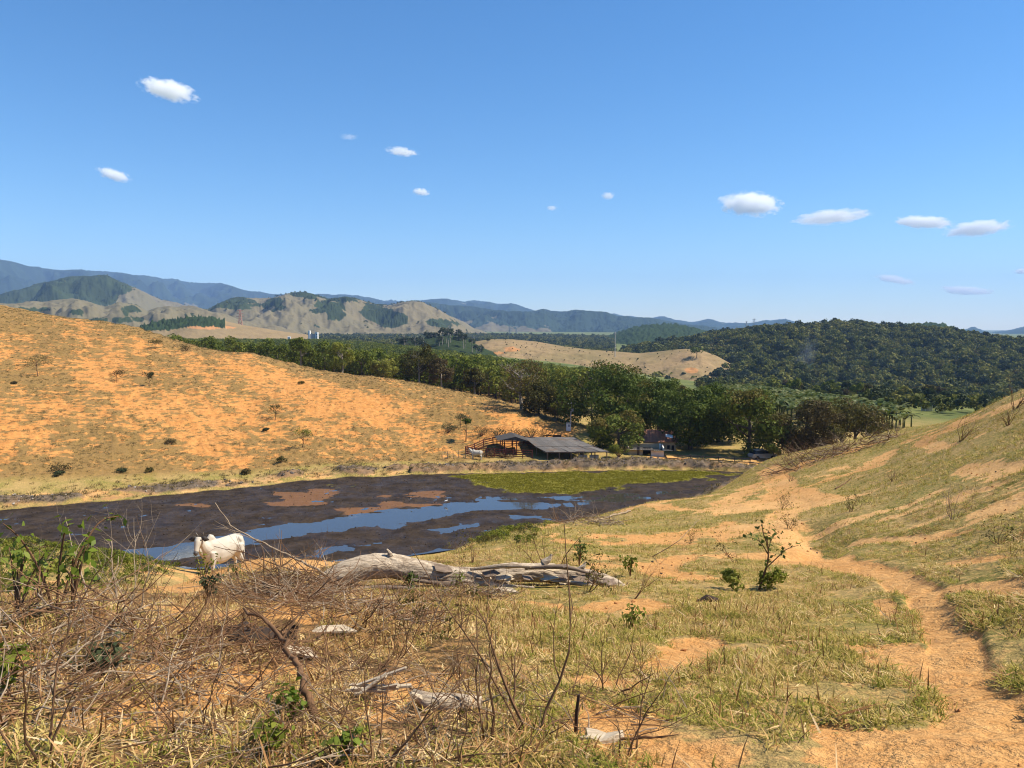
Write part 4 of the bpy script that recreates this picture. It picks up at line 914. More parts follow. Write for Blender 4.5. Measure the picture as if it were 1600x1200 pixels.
def L_(p): return V3(p) - SB
Rl, Rr, Ml, Mr, El, Er = [L_(P(*q)) for q in ((818,683,122), (896,684,122), (836,697.5,116.2), (927,698,116.2), (853,706,112.4), (951,705,112.4))]
Bl, Br = Rl + Vector((-1.5, 5.5, -1.2)), Rr + Vector((-1.5, 5.5, -1.2))
for k in range(8):
    u0, u1 = k / 8 + .002, (k + 1) / 8 + .006
    for a, b, c, d, lift in ((Rl, Rr, Ml, Mr, .05), (Ml, Mr, El, Er, 0), (Rl, Rr, Bl, Br, 0)):
        w_ = Vector((0, 0, lift + .012 * (k % 2))); o = Vector((0, -.12, -.02)) if lift else Vector((0, 0, 0))
        sag = Vector((0, 0, -.16 * math.sin(math.pi * u0 * 2) ** 2)) if c is El else Vector((0, 0, 0))
        sheet(a.lerp(b, u0) + w_, a.lerp(b, u1) + w_, c.lerp(d, u0) + w_ + o + sag, c.lerp(d, u1) + w_ + o + sag).obj('roof_sheet', M['roof_sheet'], sh)
gz = WL + .2 - SB.z
for (a, b, n) in ((El, Er, 6), (Ml, Mr, 6), (Rl, Rr, 5), (Bl, Br, 4)):
    for k in range(n):
        p = a.lerp(b, (k + .15) / (n - .7)); q_ = Vector((p.x, p.y, p.z - .06)); g_ = H(p.x + SB.x, p.y + SB.y) - SB.z - .2
        MB().tube([(p.x, p.y, g_), q_], .09, 6).obj('post', M['post_wood'], sh)
    MB().bar(a + Vector((0, 0, -.1)), b + Vector((0, 0, -.1)), .1, .14).obj('beam', M['post_wood'], sh)
for k in range(5):
    u = k / 4; MB().bar(Rl.lerp(Rr, u) + Vector((0, 0, -.12)), El.lerp(Er, u) + Vector((0, 0, -.12)), .08, .12).obj('rafter', M['post_wood'], sh)
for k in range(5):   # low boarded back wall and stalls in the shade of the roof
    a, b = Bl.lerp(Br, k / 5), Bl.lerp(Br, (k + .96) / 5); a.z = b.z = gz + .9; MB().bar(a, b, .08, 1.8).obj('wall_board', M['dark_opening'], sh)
for (u, n_) in ((.78, 'trough'), (.6, 'trough')):
    p = El.lerp(Er, u) + Vector((0, .9, 0)); g_ = H(p.x + SB.x, p.y + SB.y) - SB.z; MB().box((p.x, p.y, g_ + .35), (1.3, .6, .7)).obj(n_, M['concrete'], sh)
# small open gable shelter over the corral gate
s2 = empty('corral_shelter', at(804, 119)); tag(s2, 'small open gable roof on posts over the corral, left of the big shed', 'shelter'); o2 = Vector(s2.location)
f = [V3(P(*q)) - o2 for q in ((778,688.5,117), (806,682.5,117), (825,689,117))]; bk = Vector((-.6, 4, .1))
for a, b in ((f[1], f[0]), (f[2], f[1])):
    sheet(a if a is f[1] else b, (a if a is f[1] else b) + bk, b if a is f[1] else a, (b if a is f[1] else a) + bk).obj('roof_sheet', M['dark_roof'], s2)
MB().add([f[0], f[1] - Vector((0, 0, .05)), f[2], f[0] + Vector((0, .06, 0)), f[1] + Vector((0, .06, -.05)), f[2] + Vector((0, .06, 0))], [(0, 2, 1), (3, 4, 5), (0, 1, 4, 3), (1, 2, 5, 4), (2, 0, 3, 5)]).obj('gable_board', M['dark_roof'], s2)
for u in (.08, .62):
    for t in (0, 1):
        p = f[0].lerp(f[2], u) + bk * t; MB().bar((p.x, p.y, H(p.x + o2.x, p.y + o2.y) - o2.z - .2), (p.x, p.y, p.z), .14).obj('post', M['red_wood'], s2)
def rail_fence(name, label, pts, post_mat, rail_mat, hgt, nrail, step, pw=.13, group=None, wire=False):
    """pts: world (x, y); posts standing on the ground, rails between neighbouring posts"""
    e = empty(name, (pts[0][0], pts[0][1], H(*pts[0][:2]))); tag(e, label, 'fence', group); o = Vector(e.location); ps = []
    for (x0, y0), (x1, y1) in zip(pts, pts[1:]):
        n = max(1, round(math.hypot(x1 - x0, y1 - y0) / step))
        for k in range(n + (1 if (x1, y1) == pts[-1] else 0)):
            u = k / n; ps.append((x0 + (x1 - x0) * u, y0 + (y1 - y0) * u))
    ps = [Vector((a, b, H(a, b))) - o for a, b in ps]
    for p in ps: MB().box((p.x, p.y, p.z + hgt / 2 - .1), (pw, pw, hgt + .25), rnd.uniform(-.2, .2), rnd.uniform(-.04, .04), rnd.uniform(-.04, .04)).obj('post', post_mat, e)
    for k in range(nrail):
        h = hgt * (k + .75) / nrail
        for a, b in zip(ps, ps[1:]):
            MB().bar(a + Vector((0, -.09, h)), b + Vector((0, -.09, h + rnd.uniform(-.03, .03))), .015 if wire else .05, .015 if wire else .13).obj('wire' if wire else 'rail', rail_mat, e)
    return e
xy = lambda px, r_: tuple(P(px, 600, r_)[:2])
rail_fence('corral_fence', 'dark red corral fence in front, running from the red cutting to the shed', [xy(727,118.3), xy(748,116.8), xy(772,115.2), xy(832,114.4)], M['red_wood'], M['red_wood'], 1.3, 4, 1.5)
rail_fence('corral_fence', 'dark red corral fence at the back against the red cutting', [xy(727,118.3), xy(755,120.6), xy(800,121.5), xy(836,121.5)], M['red_wood'], M['red_wood'], 1.3, 4, 1.6)
rail_fence('corral_fence', 'dark red dividing fence inside the corral under the small gable roof', [xy(788,121), xy(790,115.2)], M['red_wood'], M['red_wood'], 1.3, 4, 1.6)
rail_fence('wire_fence', 'thin post and wire fence on the slope left of the corral', [xy(690,111.8), xy(716,113), xy(738,113.6)], M['post_wood'], M['steel'], 1.1, 3, .9, .07, None, True)
rail_fence('yard_fence', 'low post and rail fence along the dirt yard under the mango trees', [xy(1042,114), xy(1100,113.5), xy(1150,113), xy(1200,112)], M['post_wood'], M['post_wood'], 1.0, 2, 1.8, .1)
def wall(e, a, b, z0, z1, mat, th=.16, name='wall'): return MB().bar((a[0], a[1], (z0 + z1) / 2), (b[0], b[1], (z0 + z1) / 2), th, z1 - z0).obj(name, mat, e)
an = empty('farm_annex', at(1010, 119)); tag(an, 'low cream and white farm outbuilding with an open doorway beside the bright bush', 'outbuilding'); o3 = Vector(an.location)
lx = lambda px, r_, o: (P(px, 600, r_)[0] - o.x, P(px, 600, r_)[1] - o.y)
za = lambda px, py, r_, o: float(P(px, py, r_)[2]) - o.z
zt = za(1000, 702.5, 118, o3)
wall(an, lx(983,118,o3), lx(1005.5,118,o3), -.3, zt, M['cream_wall']); wall(an, lx(1018.5,118,o3), lx(1039,118,o3), -.3, zt - .05, M['white_wall'])
wall(an, lx(983.5,118.2,o3), lx(981,122,o3), -.3, zt + .3, M['cream_wall']); wall(an, lx(1038.5,118.2,o3), lx(1036,122,o3), -.3, zt + .3, M['white_wall']); wall(an, lx(981,122.2,o3), lx(1036,122.2,o3), -.3, zt + .3, M['cream_wall'])
wall(an, lx(1006,120.2,o3), lx(1018,120.2,o3), -.3, zt, M['dark_opening'], .06, 'door')  # near-black panel in the open doorway, its inner shade put into the colour
a_, b_ = lx(996.5,117.9,o3), lx(1000.5,117.9,o3); MB().bar((a_[0], a_[1] - .03, .75), (b_[0], b_[1] - .03, .75), .06, 1.3).obj('shutter', M['post_wood'], an)
ra, rb, rc, rd_ = [V3(P(*q)) - o3 for q in ((986,698.2,123), (1019,698.5,123), (980.5,703,117.3), (1021,703.5,117.3))]
for k in range(3): sheet(ra.lerp(rb, k / 3), ra.lerp(rb, (k + 1) / 3 + .01), rc.lerp(rd_, k / 3), rc.lerp(rd_, (k + 1) / 3 + .01)).obj('roof_sheet', M['dark_roof'], an)
ra, rb, rc, rd_ = [V3(P(*q)) - o3 for q in ((1021,701.5,122.5), (1042,701.7,122.5), (1019.5,704,117.4), (1052,704.6,117.4))]
for k in range(3): sheet(ra.lerp(rb, k / 3), ra.lerp(rb, (k + 1) / 3 + .01), rc.lerp(rd_, k / 3), rc.lerp(rd_, (k + 1) / 3 + .01)).obj('roof_sheet', M['dark_roof'], an)
hs_ = empty('farmhouse', at(1033, 127)); tag(hs_, 'farmhouse with clay tiled gable half hidden by the mango trees', 'house'); o4 = Vector(hs_.location)
zw = za(1040, 690.5, 125, o4)
wall(hs_, lx(1008,125,o4), lx(1057,125,o4), -.3, zw, M['cream_wall']); wall(hs_, lx(1008.2,125.2,o4), lx(1007,131,o4), -.3, zw, M['cream_wall']); wall(hs_, lx(1056.8,125.2,o4), lx(1055,131,o4), -.3, zw, M['cream_wall']); wall(hs_, lx(1007,131,o4), lx(1055,131,o4), -.3, zw, M['cream_wall'])
for px in (1044, 1051): a_, b_ = lx(px,124.85,o4), lx(px + 4,124.85,o4); MB().bar((a_[0], a_[1], zw - 1.0), (b_[0], b_[1], zw - 1.0), .06, 1.0).obj('window', M['dark_opening'], hs_)
e1, e2, g1, g2 = [V3(P(*q)) - o4 for q in ((1005,691,124.4), (1060,691,124.4), (1007,671,128.3), (1058,672,128.3))]
h1, h2 = e1 + Vector((-.2, 7.5, 0)), e2 + Vector((-.2, 7.5, 0))
for k in range(6):
    for a, b, c, d in ((g1, g2, e1, e2), (g1, g2, h1, h2)): sheet(a.lerp(b, k / 6), a.lerp(b, (k + 1) / 6 + .004), c.lerp(d, k / 6), c.lerp(d, (k + 1) / 6 + .004), .05, 9, .05).obj('roof_tile_panel', M['tile'], hs_)
p = lx(1032.5,121.5,o4); MB().tube([(p[0], p[1], -.4), (p[0], p[1], zw + .2)], .13, 8).obj('porch_column', M['white_paint'], hs_)
ra, rb, rc, rd_ = [V3(P(*q)) - o4 for q in ((1040,678,124), (1051,680,124), (1040,682,122), (1051,684.5,122))]; sheet(ra, rb, rc, rd_).obj('porch_roof', M['white_paint'], hs_)
# utility pole with its white meter pillar
pb = gp(889, 671); up_ = empty('utility_pole', pb); tag(up_, 'thin utility pole with crossarm standing on the slope above the shed', 'utility pole')
MB().tube([(.25, .2, -.4), (.32, .2, 2.4), (.45, .2, 4.7)], [.10, .09, .07], 8).obj('pole', M['concrete'], up_); MB().bar((-.25, .2, 4.35), (1.15, .2, 4.4), .09).obj('crossarm', M['post_wood'], up_)
for x_ in (-.15, .2, 1.05): MB().tube([(x_, .2, 4.42), (x_, .2, 4.62)], [.05, .035], 6).obj('insulator', M['white_paint'], up_)
MB().tube([(.62, .12, 3.1), (.62, .12, 3.65)], .17, 8).obj('transformer', M['steel'], up_)
mp = empty('meter_pillar', pb + np.array([-.1, -.4, 0])); tag(mp, 'white painted meter pillar at the foot of the utility pole', 'meter pillar')
MB().box((0, 0, .45), (.75, .5, 1.3)).obj('body', M['white_paint'], mp); MB().box((0, 0, 1.14), (.9, .62, .1)).obj('cap', M['concrete'], mp); MB().box((.05, -.27, .75), (.35, .04, .4)).obj('meter_box', M['steel'], mp)
pz = gp(322, 534); pp = empty('power_pole', pz); tag(pp, 'tall slim power pole rising alone behind the crest of the left hill', 'power pole')
MB().tube([(0, 0, -1), (0, 0, 6.4)], [.12, .08], 7).obj('pole', M['concrete'], pp); MB().bar((-.6, 0, 6.1), (.6, 0, 6.1), .09).obj('crossarm', M['post_wood'], pp)
# car under the trees
cr = empty('parked_car', at(1194, 121), R(12)); tag(cr, 'small silver car parked in the shade under the mango trees', 'car')
M['car_paint'] = flat_mat('silver_paint', (.40,.41,.42), (.34,.35,.36), 1, .3, 0, (1, 1, 1), .4); M['glass'] = flat_mat('car_glass', (.02,.025,.03), None, 1, .08); M['rubber'] = flat_mat('rubber', (.02,.02,.02), None, 3, .9)
def prism(prof, w0, w1=None):
    m_ = MB(); n = len(prof); vs = [(x_, -w0 / 2 * (k or 1), z_) for x_, z_, k in prof] + [(x_, w0 / 2 * (k or 1), z_) for x_, z_, k in prof]
    return m_.add(vs, [tuple(range(n)), tuple(range(2 * n - 1, n - 1, -1))] + [(i, i + n, (i + 1) % n + n, (i + 1) % n) for i in range(n)])
prism([(-1.95,.35,.95),(-2.0,.6,.97),(-1.9,.88,.96),(-1.0,.93,1),(1.0,.92,1),(1.75,.80,.95),(2.0,.62,.9),(1.98,.35,.9),(0,.22,.95)], 1.68).obj('body', M['car_paint'], cr)
prism([(-1.75,.9,.9),(-1.35,1.36,.78),(-.6,1.47,.76),(.25,1.42,.76),(.98,.92,.9)], 1.6).obj('cabin', M['glass'], cr); prism([(-1.32,1.385,.80),(-.6,1.50,.77),(.2,1.45,.78),(.2,1.42,.78),(-.6,1.46,.77),(-1.32,1.35,.8)], 1.6).obj('roof', M['car_paint'], cr)
for x_ in (-1.25, 1.25):
    for y_ in (-.78, .78): MB().tube([(x_, y_ - .1, .31), (x_, y_ + .1, .31)], .31, 14).obj('wheel', M['rubber'], cr)
for y_ in (-.55, .55): MB().box((1.93, y_, .66), (.1, .3, .14)).obj('headlight', M['white_paint'], cr)
# far structures
def pylon(label, px, ptop, pbase, r_, mat, arms=3, group=None):
    b = P(px, pbase, r_); h = (pbase - ptop) * r_ / FPX; e = empty('power_pylon', b, rnd.uniform(-.4, .4)); tag(e, label, 'pylon', group); w = h * .12; t = h * .014 + .12
    for sx in (-1, 1):
        for sy in (-1, 1): MB().bar((sx * w, sy * w, -8), (sx * w * .15, sy * w * .15, h), t).obj('leg', M[mat], e)
    br = MB()
    for k in range(6):
        z0, z1 = h * k / 6, h * (k + 1) / 6; a, c = w * (1 - .85 * k / 6), w * (1 - .85 * (k + 1) / 6)
        for s in (-1, 1):
            br.bar((-a, s * a, z0), (c, s * c, z1), t * .6); br.bar((a, s * a, z0), (-c, s * c, z1), t * .6); br.bar((s * a, -a, z0), (s * c, c, z1), t * .6)
    br.obj('bracing', M[mat], e)
    for k in range(arms): MB().bar((-h * .16 + k * h * .02, 0, h * (.72 + .12 * k)), (h * .16 - k * h * .02, 0, h * (.72 + .12 * k)), t * 1.3).obj('crossarm', M[mat], e)
pylon('faded orange lattice pylon in front of the brown hills on the left', 376, 486, 521, 1250, 'rust_paint')
pylon('left one of two close grey pylons before the blue ridge', 797, 511, 531, 2300, 'steel'); pylon('right one of two close grey pylons before the blue ridge', 807, 512, 532, 2250, 'steel')
pylon('tallest thin pylon on the skyline left of the forest hill', 1178, 499, 522, 2600, 'steel'); pylon('thin pylon on the skyline, left of the tallest one', 1166, 503, 522, 2700, 'steel'); pylon('faint low pylon on the skyline left of the others', 1150, 511, 522, 2900, 'steel')
b = P(961, 551, 700); ma = empty('water_tower', b); tag(ma, 'slender pale tower with a round tank on top beyond the bare hill', 'water tower')
MB().tube([(0, 0, -4), (0, 0, 16)], [.42, .3], 10).obj('column', M['concrete'], ma); MB().tube([(0, 0, 15.8), (0, 0, 16.4), (0, 0, 18.2), (0, 0, 18.6)], [.4, .75, .75, .3], 12).obj('tank', M['steel'], ma)
b = P(490, 534, 860); wb = empty('white_building', b); tag(wb, 'white building with two tall side towers above the plantation', 'building')
MB().box((-4.3, 0, 5), (1.7, 4, 14)).obj('tower', M['white_paint'], wb); MB().box((3.6, 0, 4.2), (2.6, 4, 12.2)).obj('tower', M['white_paint'], wb); MB().box((-.5, .6, 1.0), (5.7, 3, 6)).obj('hall', M['white_wall'], wb); MB().box((-.4, .3, 6.2), (5.6, 2.6, 4.4)).obj('silo_block', M['concrete'], wb)
for k in range(3): MB().box((3.6, -2.02, 2.5 + k * 2.6), (1.1, .06, 1.1)).obj('window', M['dark_opening'], wb)
b = P(452, 530, 880); w2 = empty('white_house', b); tag(w2, 'tiny white house left of the white building', 'house')
w2.scale = (.6, .6, .55); MB().box((0, 0, 1.5), (5, 4, 5)).obj('wall', M['white_paint'], w2); m_ = MB(); m_.add([(-2.8, -2.3, 4), (2.8, -2.3, 4), (2.8, 2.3, 4), (-2.8, 2.3, 4), (-2.8, 0, 5.6), (2.8, 0, 5.6)], [(0, 1, 5, 4), (2, 3, 4, 5), (0, 4, 3), (1, 2, 5), (3, 2, 1, 0)]); m_.obj('roof', M['concrete'], w2)
b = P(1451, 642, 262); w3 = empty('white_shelter', b); tag(w3, 'small flat roofed white shelter beyond the right slope', 'shelter')
MB().box((0, 0, 1.65), (3.6, 2.6, .3)).obj('roof', M['white_paint'], w3)
for x_ in (-1.6, 1.6):
    for y_ in (-1.1, 1.1): MB().box((x_, y_, .3), (.16, .16, 2.6)).obj('post', M['white_paint'], w3)
MB().box((0, 1.15, .5), (3.1, .12, 2.0)).obj('wall', M['white_wall'], w3)
# faint smoke in the forest
q = N('smoke'); q.t.nodes.remove(q.b); v = q.n('ShaderNodeVolumePrincipled'); oc = q.objc()
ln = q.n('ShaderNodeVectorMath', operation='LENGTH'); q.l(oc, ln.inputs[0])
q.l(q.math('MULTIPLY', q.math('MULTIPLY', q.rng(ln.outputs['Value'], .25, .95, 1, 0), q.rng(q.noise(oc, 2.2, 4, .6), .4, .65)), .016), v.inputs['Density']); v.inputs['Color'].default_value = (.8, .87, 1, 1); q.l(v.outputs[0], q.out.inputs['Volume']); M['smoke'] = q.m
me = CLM.copy(); me.materials.clear(); me.materials.append(M['smoke']); o = link('smoke', me); o.location = P(1258, 560, 690); o.scale = (10, 9, 30); o.rotation_euler = (0, R(18), 0); tag(o, 'faint bluish smoke drifting up from the forest hill', 'smoke', kind='stuff')
# lone trees on the bare hill
bg_ = bare_hill
def on_bare(px, py):
    gx, gy, gz = bg_[0], bg_[1], bg_[2]; qx, qy = project(gx, gy, gz); d = (qx - px) ** 2 + (qy - py) ** 2 * 4; i = np.unravel_index(np.argmin(d), d.shape); return np.array([gx[i], gy[i], gz[i]])
for px, py, s, mt, lab in [(1089,559,2.3,'mango','flat topped dark tree alone on the bare hill'), (1072,582,1.5,'brown_leaf','brown tree beside the red scar at the foot of the bare hill'), (762,535,1.2,'grey_leaf','tiny dark tree at the left end of the bare hill'), (1107,572,1.0,'olive_leaf','low olive bush below the flat topped tree on the bare hill')]:
    p = on_bare(px, py); pr = make_tree('crown', 420, 2.6, 1.0, 2.6, 8, .5, .6, M[mt], .16, M['bark'], px, 1); place(('hill_tree', lab, 'tree', None, pr), p - [0, 0, .3], px, s)
p = on_grid(bare_hill, 1500, lambda p, pr, i: (i < 100) & (pr > .1) & (fbm(p[:, 0] * .02, p[:, 1] * .02, 3, 93) > .0))
scatter('scrub', 'scattered dry scrub dotting the bare hill', 'scrub', p - [0, 0, .2], rng.uniform(.08, .3, len(p)), rng.choice([5, 7], len(p)), FOR)

# ------------------------------------------------------------------ animals
def loft(m, rings, n=16):
    """rings: centre, half width (y), half height along 'up', forward direction"""
    vs = []
    for c, hw, hh, d in rings:
        c = Vector(c); d = Vector(d).normalized(); s = Vector((0, 0, 1)).cross(d)
        s = s.normalized() if s.length > .1 else Vector((0, 1, 0)); u = d.cross(s)
        for j in range(n):
            t = 2 * math.pi * j / n; vs.append(c + s * math.cos(t) * hw + u * math.sin(t) * hh)
    k = len(rings); fs = [(i * n + j, i * n + (j + 1) % n, (i + 1) * n + (j + 1) % n, (i + 1) * n + j) for i in range(k - 1) for j in range(n)]
    fs += [tuple(range(n - 1, -1, -1)), tuple(range((k - 1) * n, k * n))]
    return m.add(vs, fs)
def fuse(m, voxel, it=8):
    me = m.mesh('fuse', []); o = bpy.data.objects.new('fuse', me); COL.objects.link(o)
    a = o.modifiers.new('r', 'REMESH'); a.mode = 'VOXEL'; a.voxel_size = voxel; b = o.modifiers.new('s', 'SMOOTH'); b.iterations = it; b.factor = .5
    dg = bpy.context.evaluated_depsgraph_get(); dg.update(); out = bpy.data.meshes.new_from_object(o.evaluated_get(dg)); bpy.data.objects.remove(o)
    out.polygons.foreach_set('use_smooth', np.ones(len(out.polygons), bool)); return out
M['cow_hide'] = flat_mat('white_hide', (.52,.48,.41), (.40,.345,.275), 2.2, .8); M['dark_hide'] = flat_mat('dark_hide', (.03,.025,.022), (.05,.04,.035), 6, .7); M['grey_muzzle'] = flat_mat('grey_muzzle', (.10,.09,.085), (.06,.055,.05), 6, .5); M['horn'] = flat_mat('horn', (.16,.13,.10), (.09,.07,.055), 4, .5)
def cow_meshes(yaw, pitch=0.):
    """zebu cow, x forward; the head is turned by yaw about the neck"""
    m = MB(); X = (1, 0, 0)
    loft(m, [((-.93,0,1.10),.09,.12,X), ((-.86,0,1.09),.20,.25,X), ((-.70,0,1.06),.27,.33,X), ((-.45,0,1.02),.29,.35,X), ((-.1,0,.97),.33,.40,X), ((.2,0,.97),.32,.41,X), ((.48,0,1.02),.26,.40,X), ((.68,0,1.07),.20,.33,X), ((.82,0,1.12),.13,.22,X)])
    loft(m, [((-.62,0,1.32),.14,.07,X), ((-.4,0,1.34),.09,.05,X), ((.1,0,1.33),.08,.05,X), ((.4,0,1.35),.08,.06,X)])
    loft(m, [((.22,0,1.36),.03,.03,X), ((.36,0,1.44),.09,.11,X), ((.5,0,1.47),.10,.13,X), ((.62,0,1.38),.08,.1,X), ((.7,0,1.3),.03,.03,X)])   # hump
    for s in (-1, 1): m.tube([(-.60,s*.20,1.30), (-.66,s*.24,1.22), (-.7,s*.2,1.1)], [.05,.075,.06], 8)
    cy_, sy = math.cos(yaw), math.sin(yaw)
    pv = Vector((.78, 0, 1.22))
    def T_(p, k=1.): 
        p = Vector(p) - pv; a = yaw * k; q_ = Vector((p.x * math.cos(a) - p.y * math.sin(a), p.x * math.sin(a) + p.y * math.cos(a), p.z)); return q_ + pv
    nk = [T_((.6,0,1.12),0), T_((.78,0,1.26),.25), T_((.94,0,1.42),.6), T_((1.06,0,1.52),1)]
    m.tube(nk, [.25,.21,.165,.13], 12)
    m.tube([T_((.72,0,.95),.1), T_((.9,0,1.08),.4), T_((1.08,0,1.24),.8)], [.09,.08,.05], 8)   # dewlap
    hd = [T_(p) for p in ((1.02,0,1.59), (1.10,0,1.60), (1.20,0,1.50), (1.29,0,1.36), (1.35,0,1.24), (1.38,0,1.19))]
    fwd = T_((2,0,.7)) - T_((1.2,0,1.48)); fwd = (hd[-1] - hd[1]).normalized()
    loft(m, [(hd[0],.10,.10,fwd), (hd[1],.125,.13,fwd), (hd[2],.125,.135,fwd), (hd[3],.09,.105,fwd), (hd[4],.082,.09,fwd), (hd[5],.06,.06,fwd)], 14)
    for s in (-1, 1):
        m.tube([(.52,s*.16,1.05), (.54,s*.18,.80), (.53,s*.17,.52), (.54,s*.17,.44), (.53,s*.17,.22), (.54,s*.17,.10), (.57,s*.17,0.0)], [.15,.115,.070,.068,.047,.055,.065], 10)
        m.tube([(-.62,s*.18,1.08), (-.60,s*.21,.86), (-.64,s*.2,.66), (-.80,s*.19,.48), (-.79,s*.19,.40), (-.74,s*.19,.2), (-.73,s*.19,.1), (-.70,s*.19,0)], [.22,.19,.12,.066,.058,.047,.055,.065], 10)
    body = fuse(m, .022, 8); body.materials.append(M['cow_hide'])
    parts = [('body', body)]
    side = T_((1.2,1,1.48)) - T_((1.2,0,1.48)); side.normalize()
    for s in (-1, 1):
        b0 = hd[1] + side * s * .10 + Vector((0,0,.03)); t_ = b0 + side * s * .26 + Vector((0,0,-.10)) - fwd * .03; md = b0.lerp(t_, .5)
        e = MB(); e.tube([b0, b0.lerp(t_, .3), md + Vector((0,0,-.02)), t_], [.035,.075,.08,.012], 10); parts.append(('ear', e.mesh('ear', M['dark_hide'], True)))
        h_ = hd[0] + side * s * .07 + Vector((0,0,.07)); parts.append(('horn', MB().tube([h_, h_ + side * s * .05 + Vector((0,0,.05)), h_ + side * s * .07 + Vector((0,0,.11))], [.028,.022,.006], 8).mesh('horn', M['horn'], True)))
        ey = hd[2] + side * s * .112 + Vector((0,0,.06)); parts.append(('eye', MB().tube([ey - side * s * .02, ey, ey + side * s * .02], [.02,.032,.008], 8).mesh('eye', M['dark_hide'], True)))
    parts.append(('muzzle', MB().tube([hd[4] + fwd * .0, hd[5] + fwd * .02, hd[5] + fwd * .06], [.088,.075,.03], 12).mesh('muzzle', M['grey_muzzle'], True)))
    parts.append(('tail', MB().tube([(-.92,0,1.2), (-1.0,.02,1.05), (-1.0,.03,.7), (-.98,.03,.5)], [.035,.028,.02,.016], 7).mesh('tail', M['cow_hide'], True)))
    parts.append(('tail_switch', MB().tube([(-.98,.03,.52), (-.99,.03,.4), (-.99,.03,.28)], [.018,.04,.006], 7).mesh('tail_switch', M['dark_hide'], True)))
    return parts
CW = cow_meshes(R(28))
p = P(347, 893, 29.0); zc = H(p[0], p[1])
place(('cow', 'white zebu cow with dark ears standing on the near pond bank, facing left', 'cow', None, CW), (p[0], p[1], zc - .03), R(180 + 60), (.98, .98, 1.13))
CW2 = cow_meshes(R(-20))
for px, r_, a, lab in [(744,113.4,170,'white cow standing by the wire fence in front of the corral')]:
    q_ = at(px, r_); place(('cow', lab, 'cow', None, CW2), q_, R(a), 1.0)
p = plane_at(697, 788.5, WL); eg = empty('egret', (p[0], p[1], WL - .02)); tag(eg, 'white egret standing at the edge of the shallow water', 'egret')
m = MB(); m.tube([(-.24,0,.38), (-.1,0,.42), (.08,0,.48), (.16,0,.52)], [.02,.10,.09,.04], 10); m.tube([(.12,0,.5), (.2,0,.6), (.15,0,.72), (.19,0,.84), (.25,0,.86)], [.05,.03,.024,.024,.03], 8)
eb = fuse(m, .016, 3); eb.materials.append(M['white_paint']); link('body', eb, eg); MB().tube([(.26,0,.86), (.38,0,.84)], [.018,.004], 6).obj('beak', M['horn'], eg)
for s in (-.04, .04): MB().tube([(0,s,.4), (.02,s,.2), (0,s,0)], .012, 5).obj('leg', M['dark_hide'], eg)

# ------------------------------------------------------------------ foreground: grass
def blade_clump(name, n, h, spread, mat, seed, lay=0., w=.006, seg=3, curl=.9):
    g = np.random.default_rng(seed); Vs = []; Fs = []; b = 0
    a = g.uniform(0, 6.28, n); L = h * g.uniform(.45, 1.15, n); r0 = spread * np.sqrt(g.random(n)); a0 = g.uniform(0, 6.28, n)
    el = np.where(g.random(n) < lay, g.uniform(.0, .35, n), g.uniform(.55, 1.45, n)); ww = w * g.uniform(.6, 1.4, n)
    for i in range(n):
        d = np.array([math.cos(a[i]), math.sin(a[i]), 0]); s = np.array([-d[1], d[0], 0]); p = np.array([math.cos(a0[i]) * r0[i], math.sin(a0[i]) * r0[i], -.01]); e = el[i]; tw = g.uniform(-.5, .5)
        sd = s * math.cos(tw) + np.array([0, 0, 1]) * math.sin(tw)
        for k in range(seg + 1):
            q_ = ww[i] * (1 - (k / seg) ** 2 * .92); Vs += [p - sd * q_, p + sd * q_]
            p = p + (d * math.cos(e) + np.array([0, 0, math.sin(e)])) * L[i] / seg; e -= curl * g.uniform(.3, 1) / seg * 1.4
            if p[2] < .012: e = max(e, .05)
        Fs += [(b + 2 * k, b + 2 * k + 1, b + 2 * k + 3, b + 2 * k + 2) for k in range(seg)]; b += 2 * seg + 2
    return mesh_np(name, np.array(Vs), np.array(Fs), [mat])
def grass_mat(name, cols, tr=.3):
    return leaf_mat(name, cols, tr, .7, .8, .05)
M['grass'] = grass_mat('green_grass', [(0.085,0.103,0.014),(0.171,0.188,0.025),(0.331,0.302,0.057),(0.547,0.433,0.137)])
M['olive_grass'] = grass_mat('olive_grass', [(0.131,0.114,0.023),(0.239,0.199,0.041),(0.422,0.314,0.085),(0.616,0.467,0.182)])
M['straw'] = grass_mat('straw', [(.17,.085,.026),(.39,.235,.080),(.58,.40,.165),(.72,.56,.28)], .2)
M['litter'] = grass_mat('dead_litter', [(.075,.034,.013),(.24,.115,.042),(.44,.25,.105),(.66,.48,.26)], .1)
CLG = [blade_clump('grass', 24, .115, .11, M['grass'], 20 + i, .55, .0048, 3, 1.4) for i in range(4)]
CLO = [blade_clump('grass', 24, .11, .12, M['olive_grass'], 30 + i, .65, .0048, 3, 1.4) for i in range(4)]
CLS = [blade_clump('straw', 14, .14, .13, M['straw'], 40 + i, .8, .004, 3, 1.3) for i in range(4)]
CLL = [blade_clump('litter', 13, .22, .14, M['litter'], 50 + i, .94, .005, 3, .4) for i in range(4)]
FAROL = [blade_clump('tuft', 12, .3, .2, M['olive_grass'], 60 + i, .2, .018, 2) for i in range(3)] + [blade_clump('tuft', 12, .28, .2, M['straw'], 64 + i, .3, .016, 2) for i in range(3)] + [blade_clump('tuft', 12, .28, .18, M['grass'], 68 + i, .15, .018, 2) for i in range(2)]
def sector(n, r0, r1, a0, a1):
    r = np.sqrt(rng.uniform(r0 * r0, r1 * r1, n)); a = rng.uniform(a0, a1, n); return r * np.sin(a), r * np.cos(a)
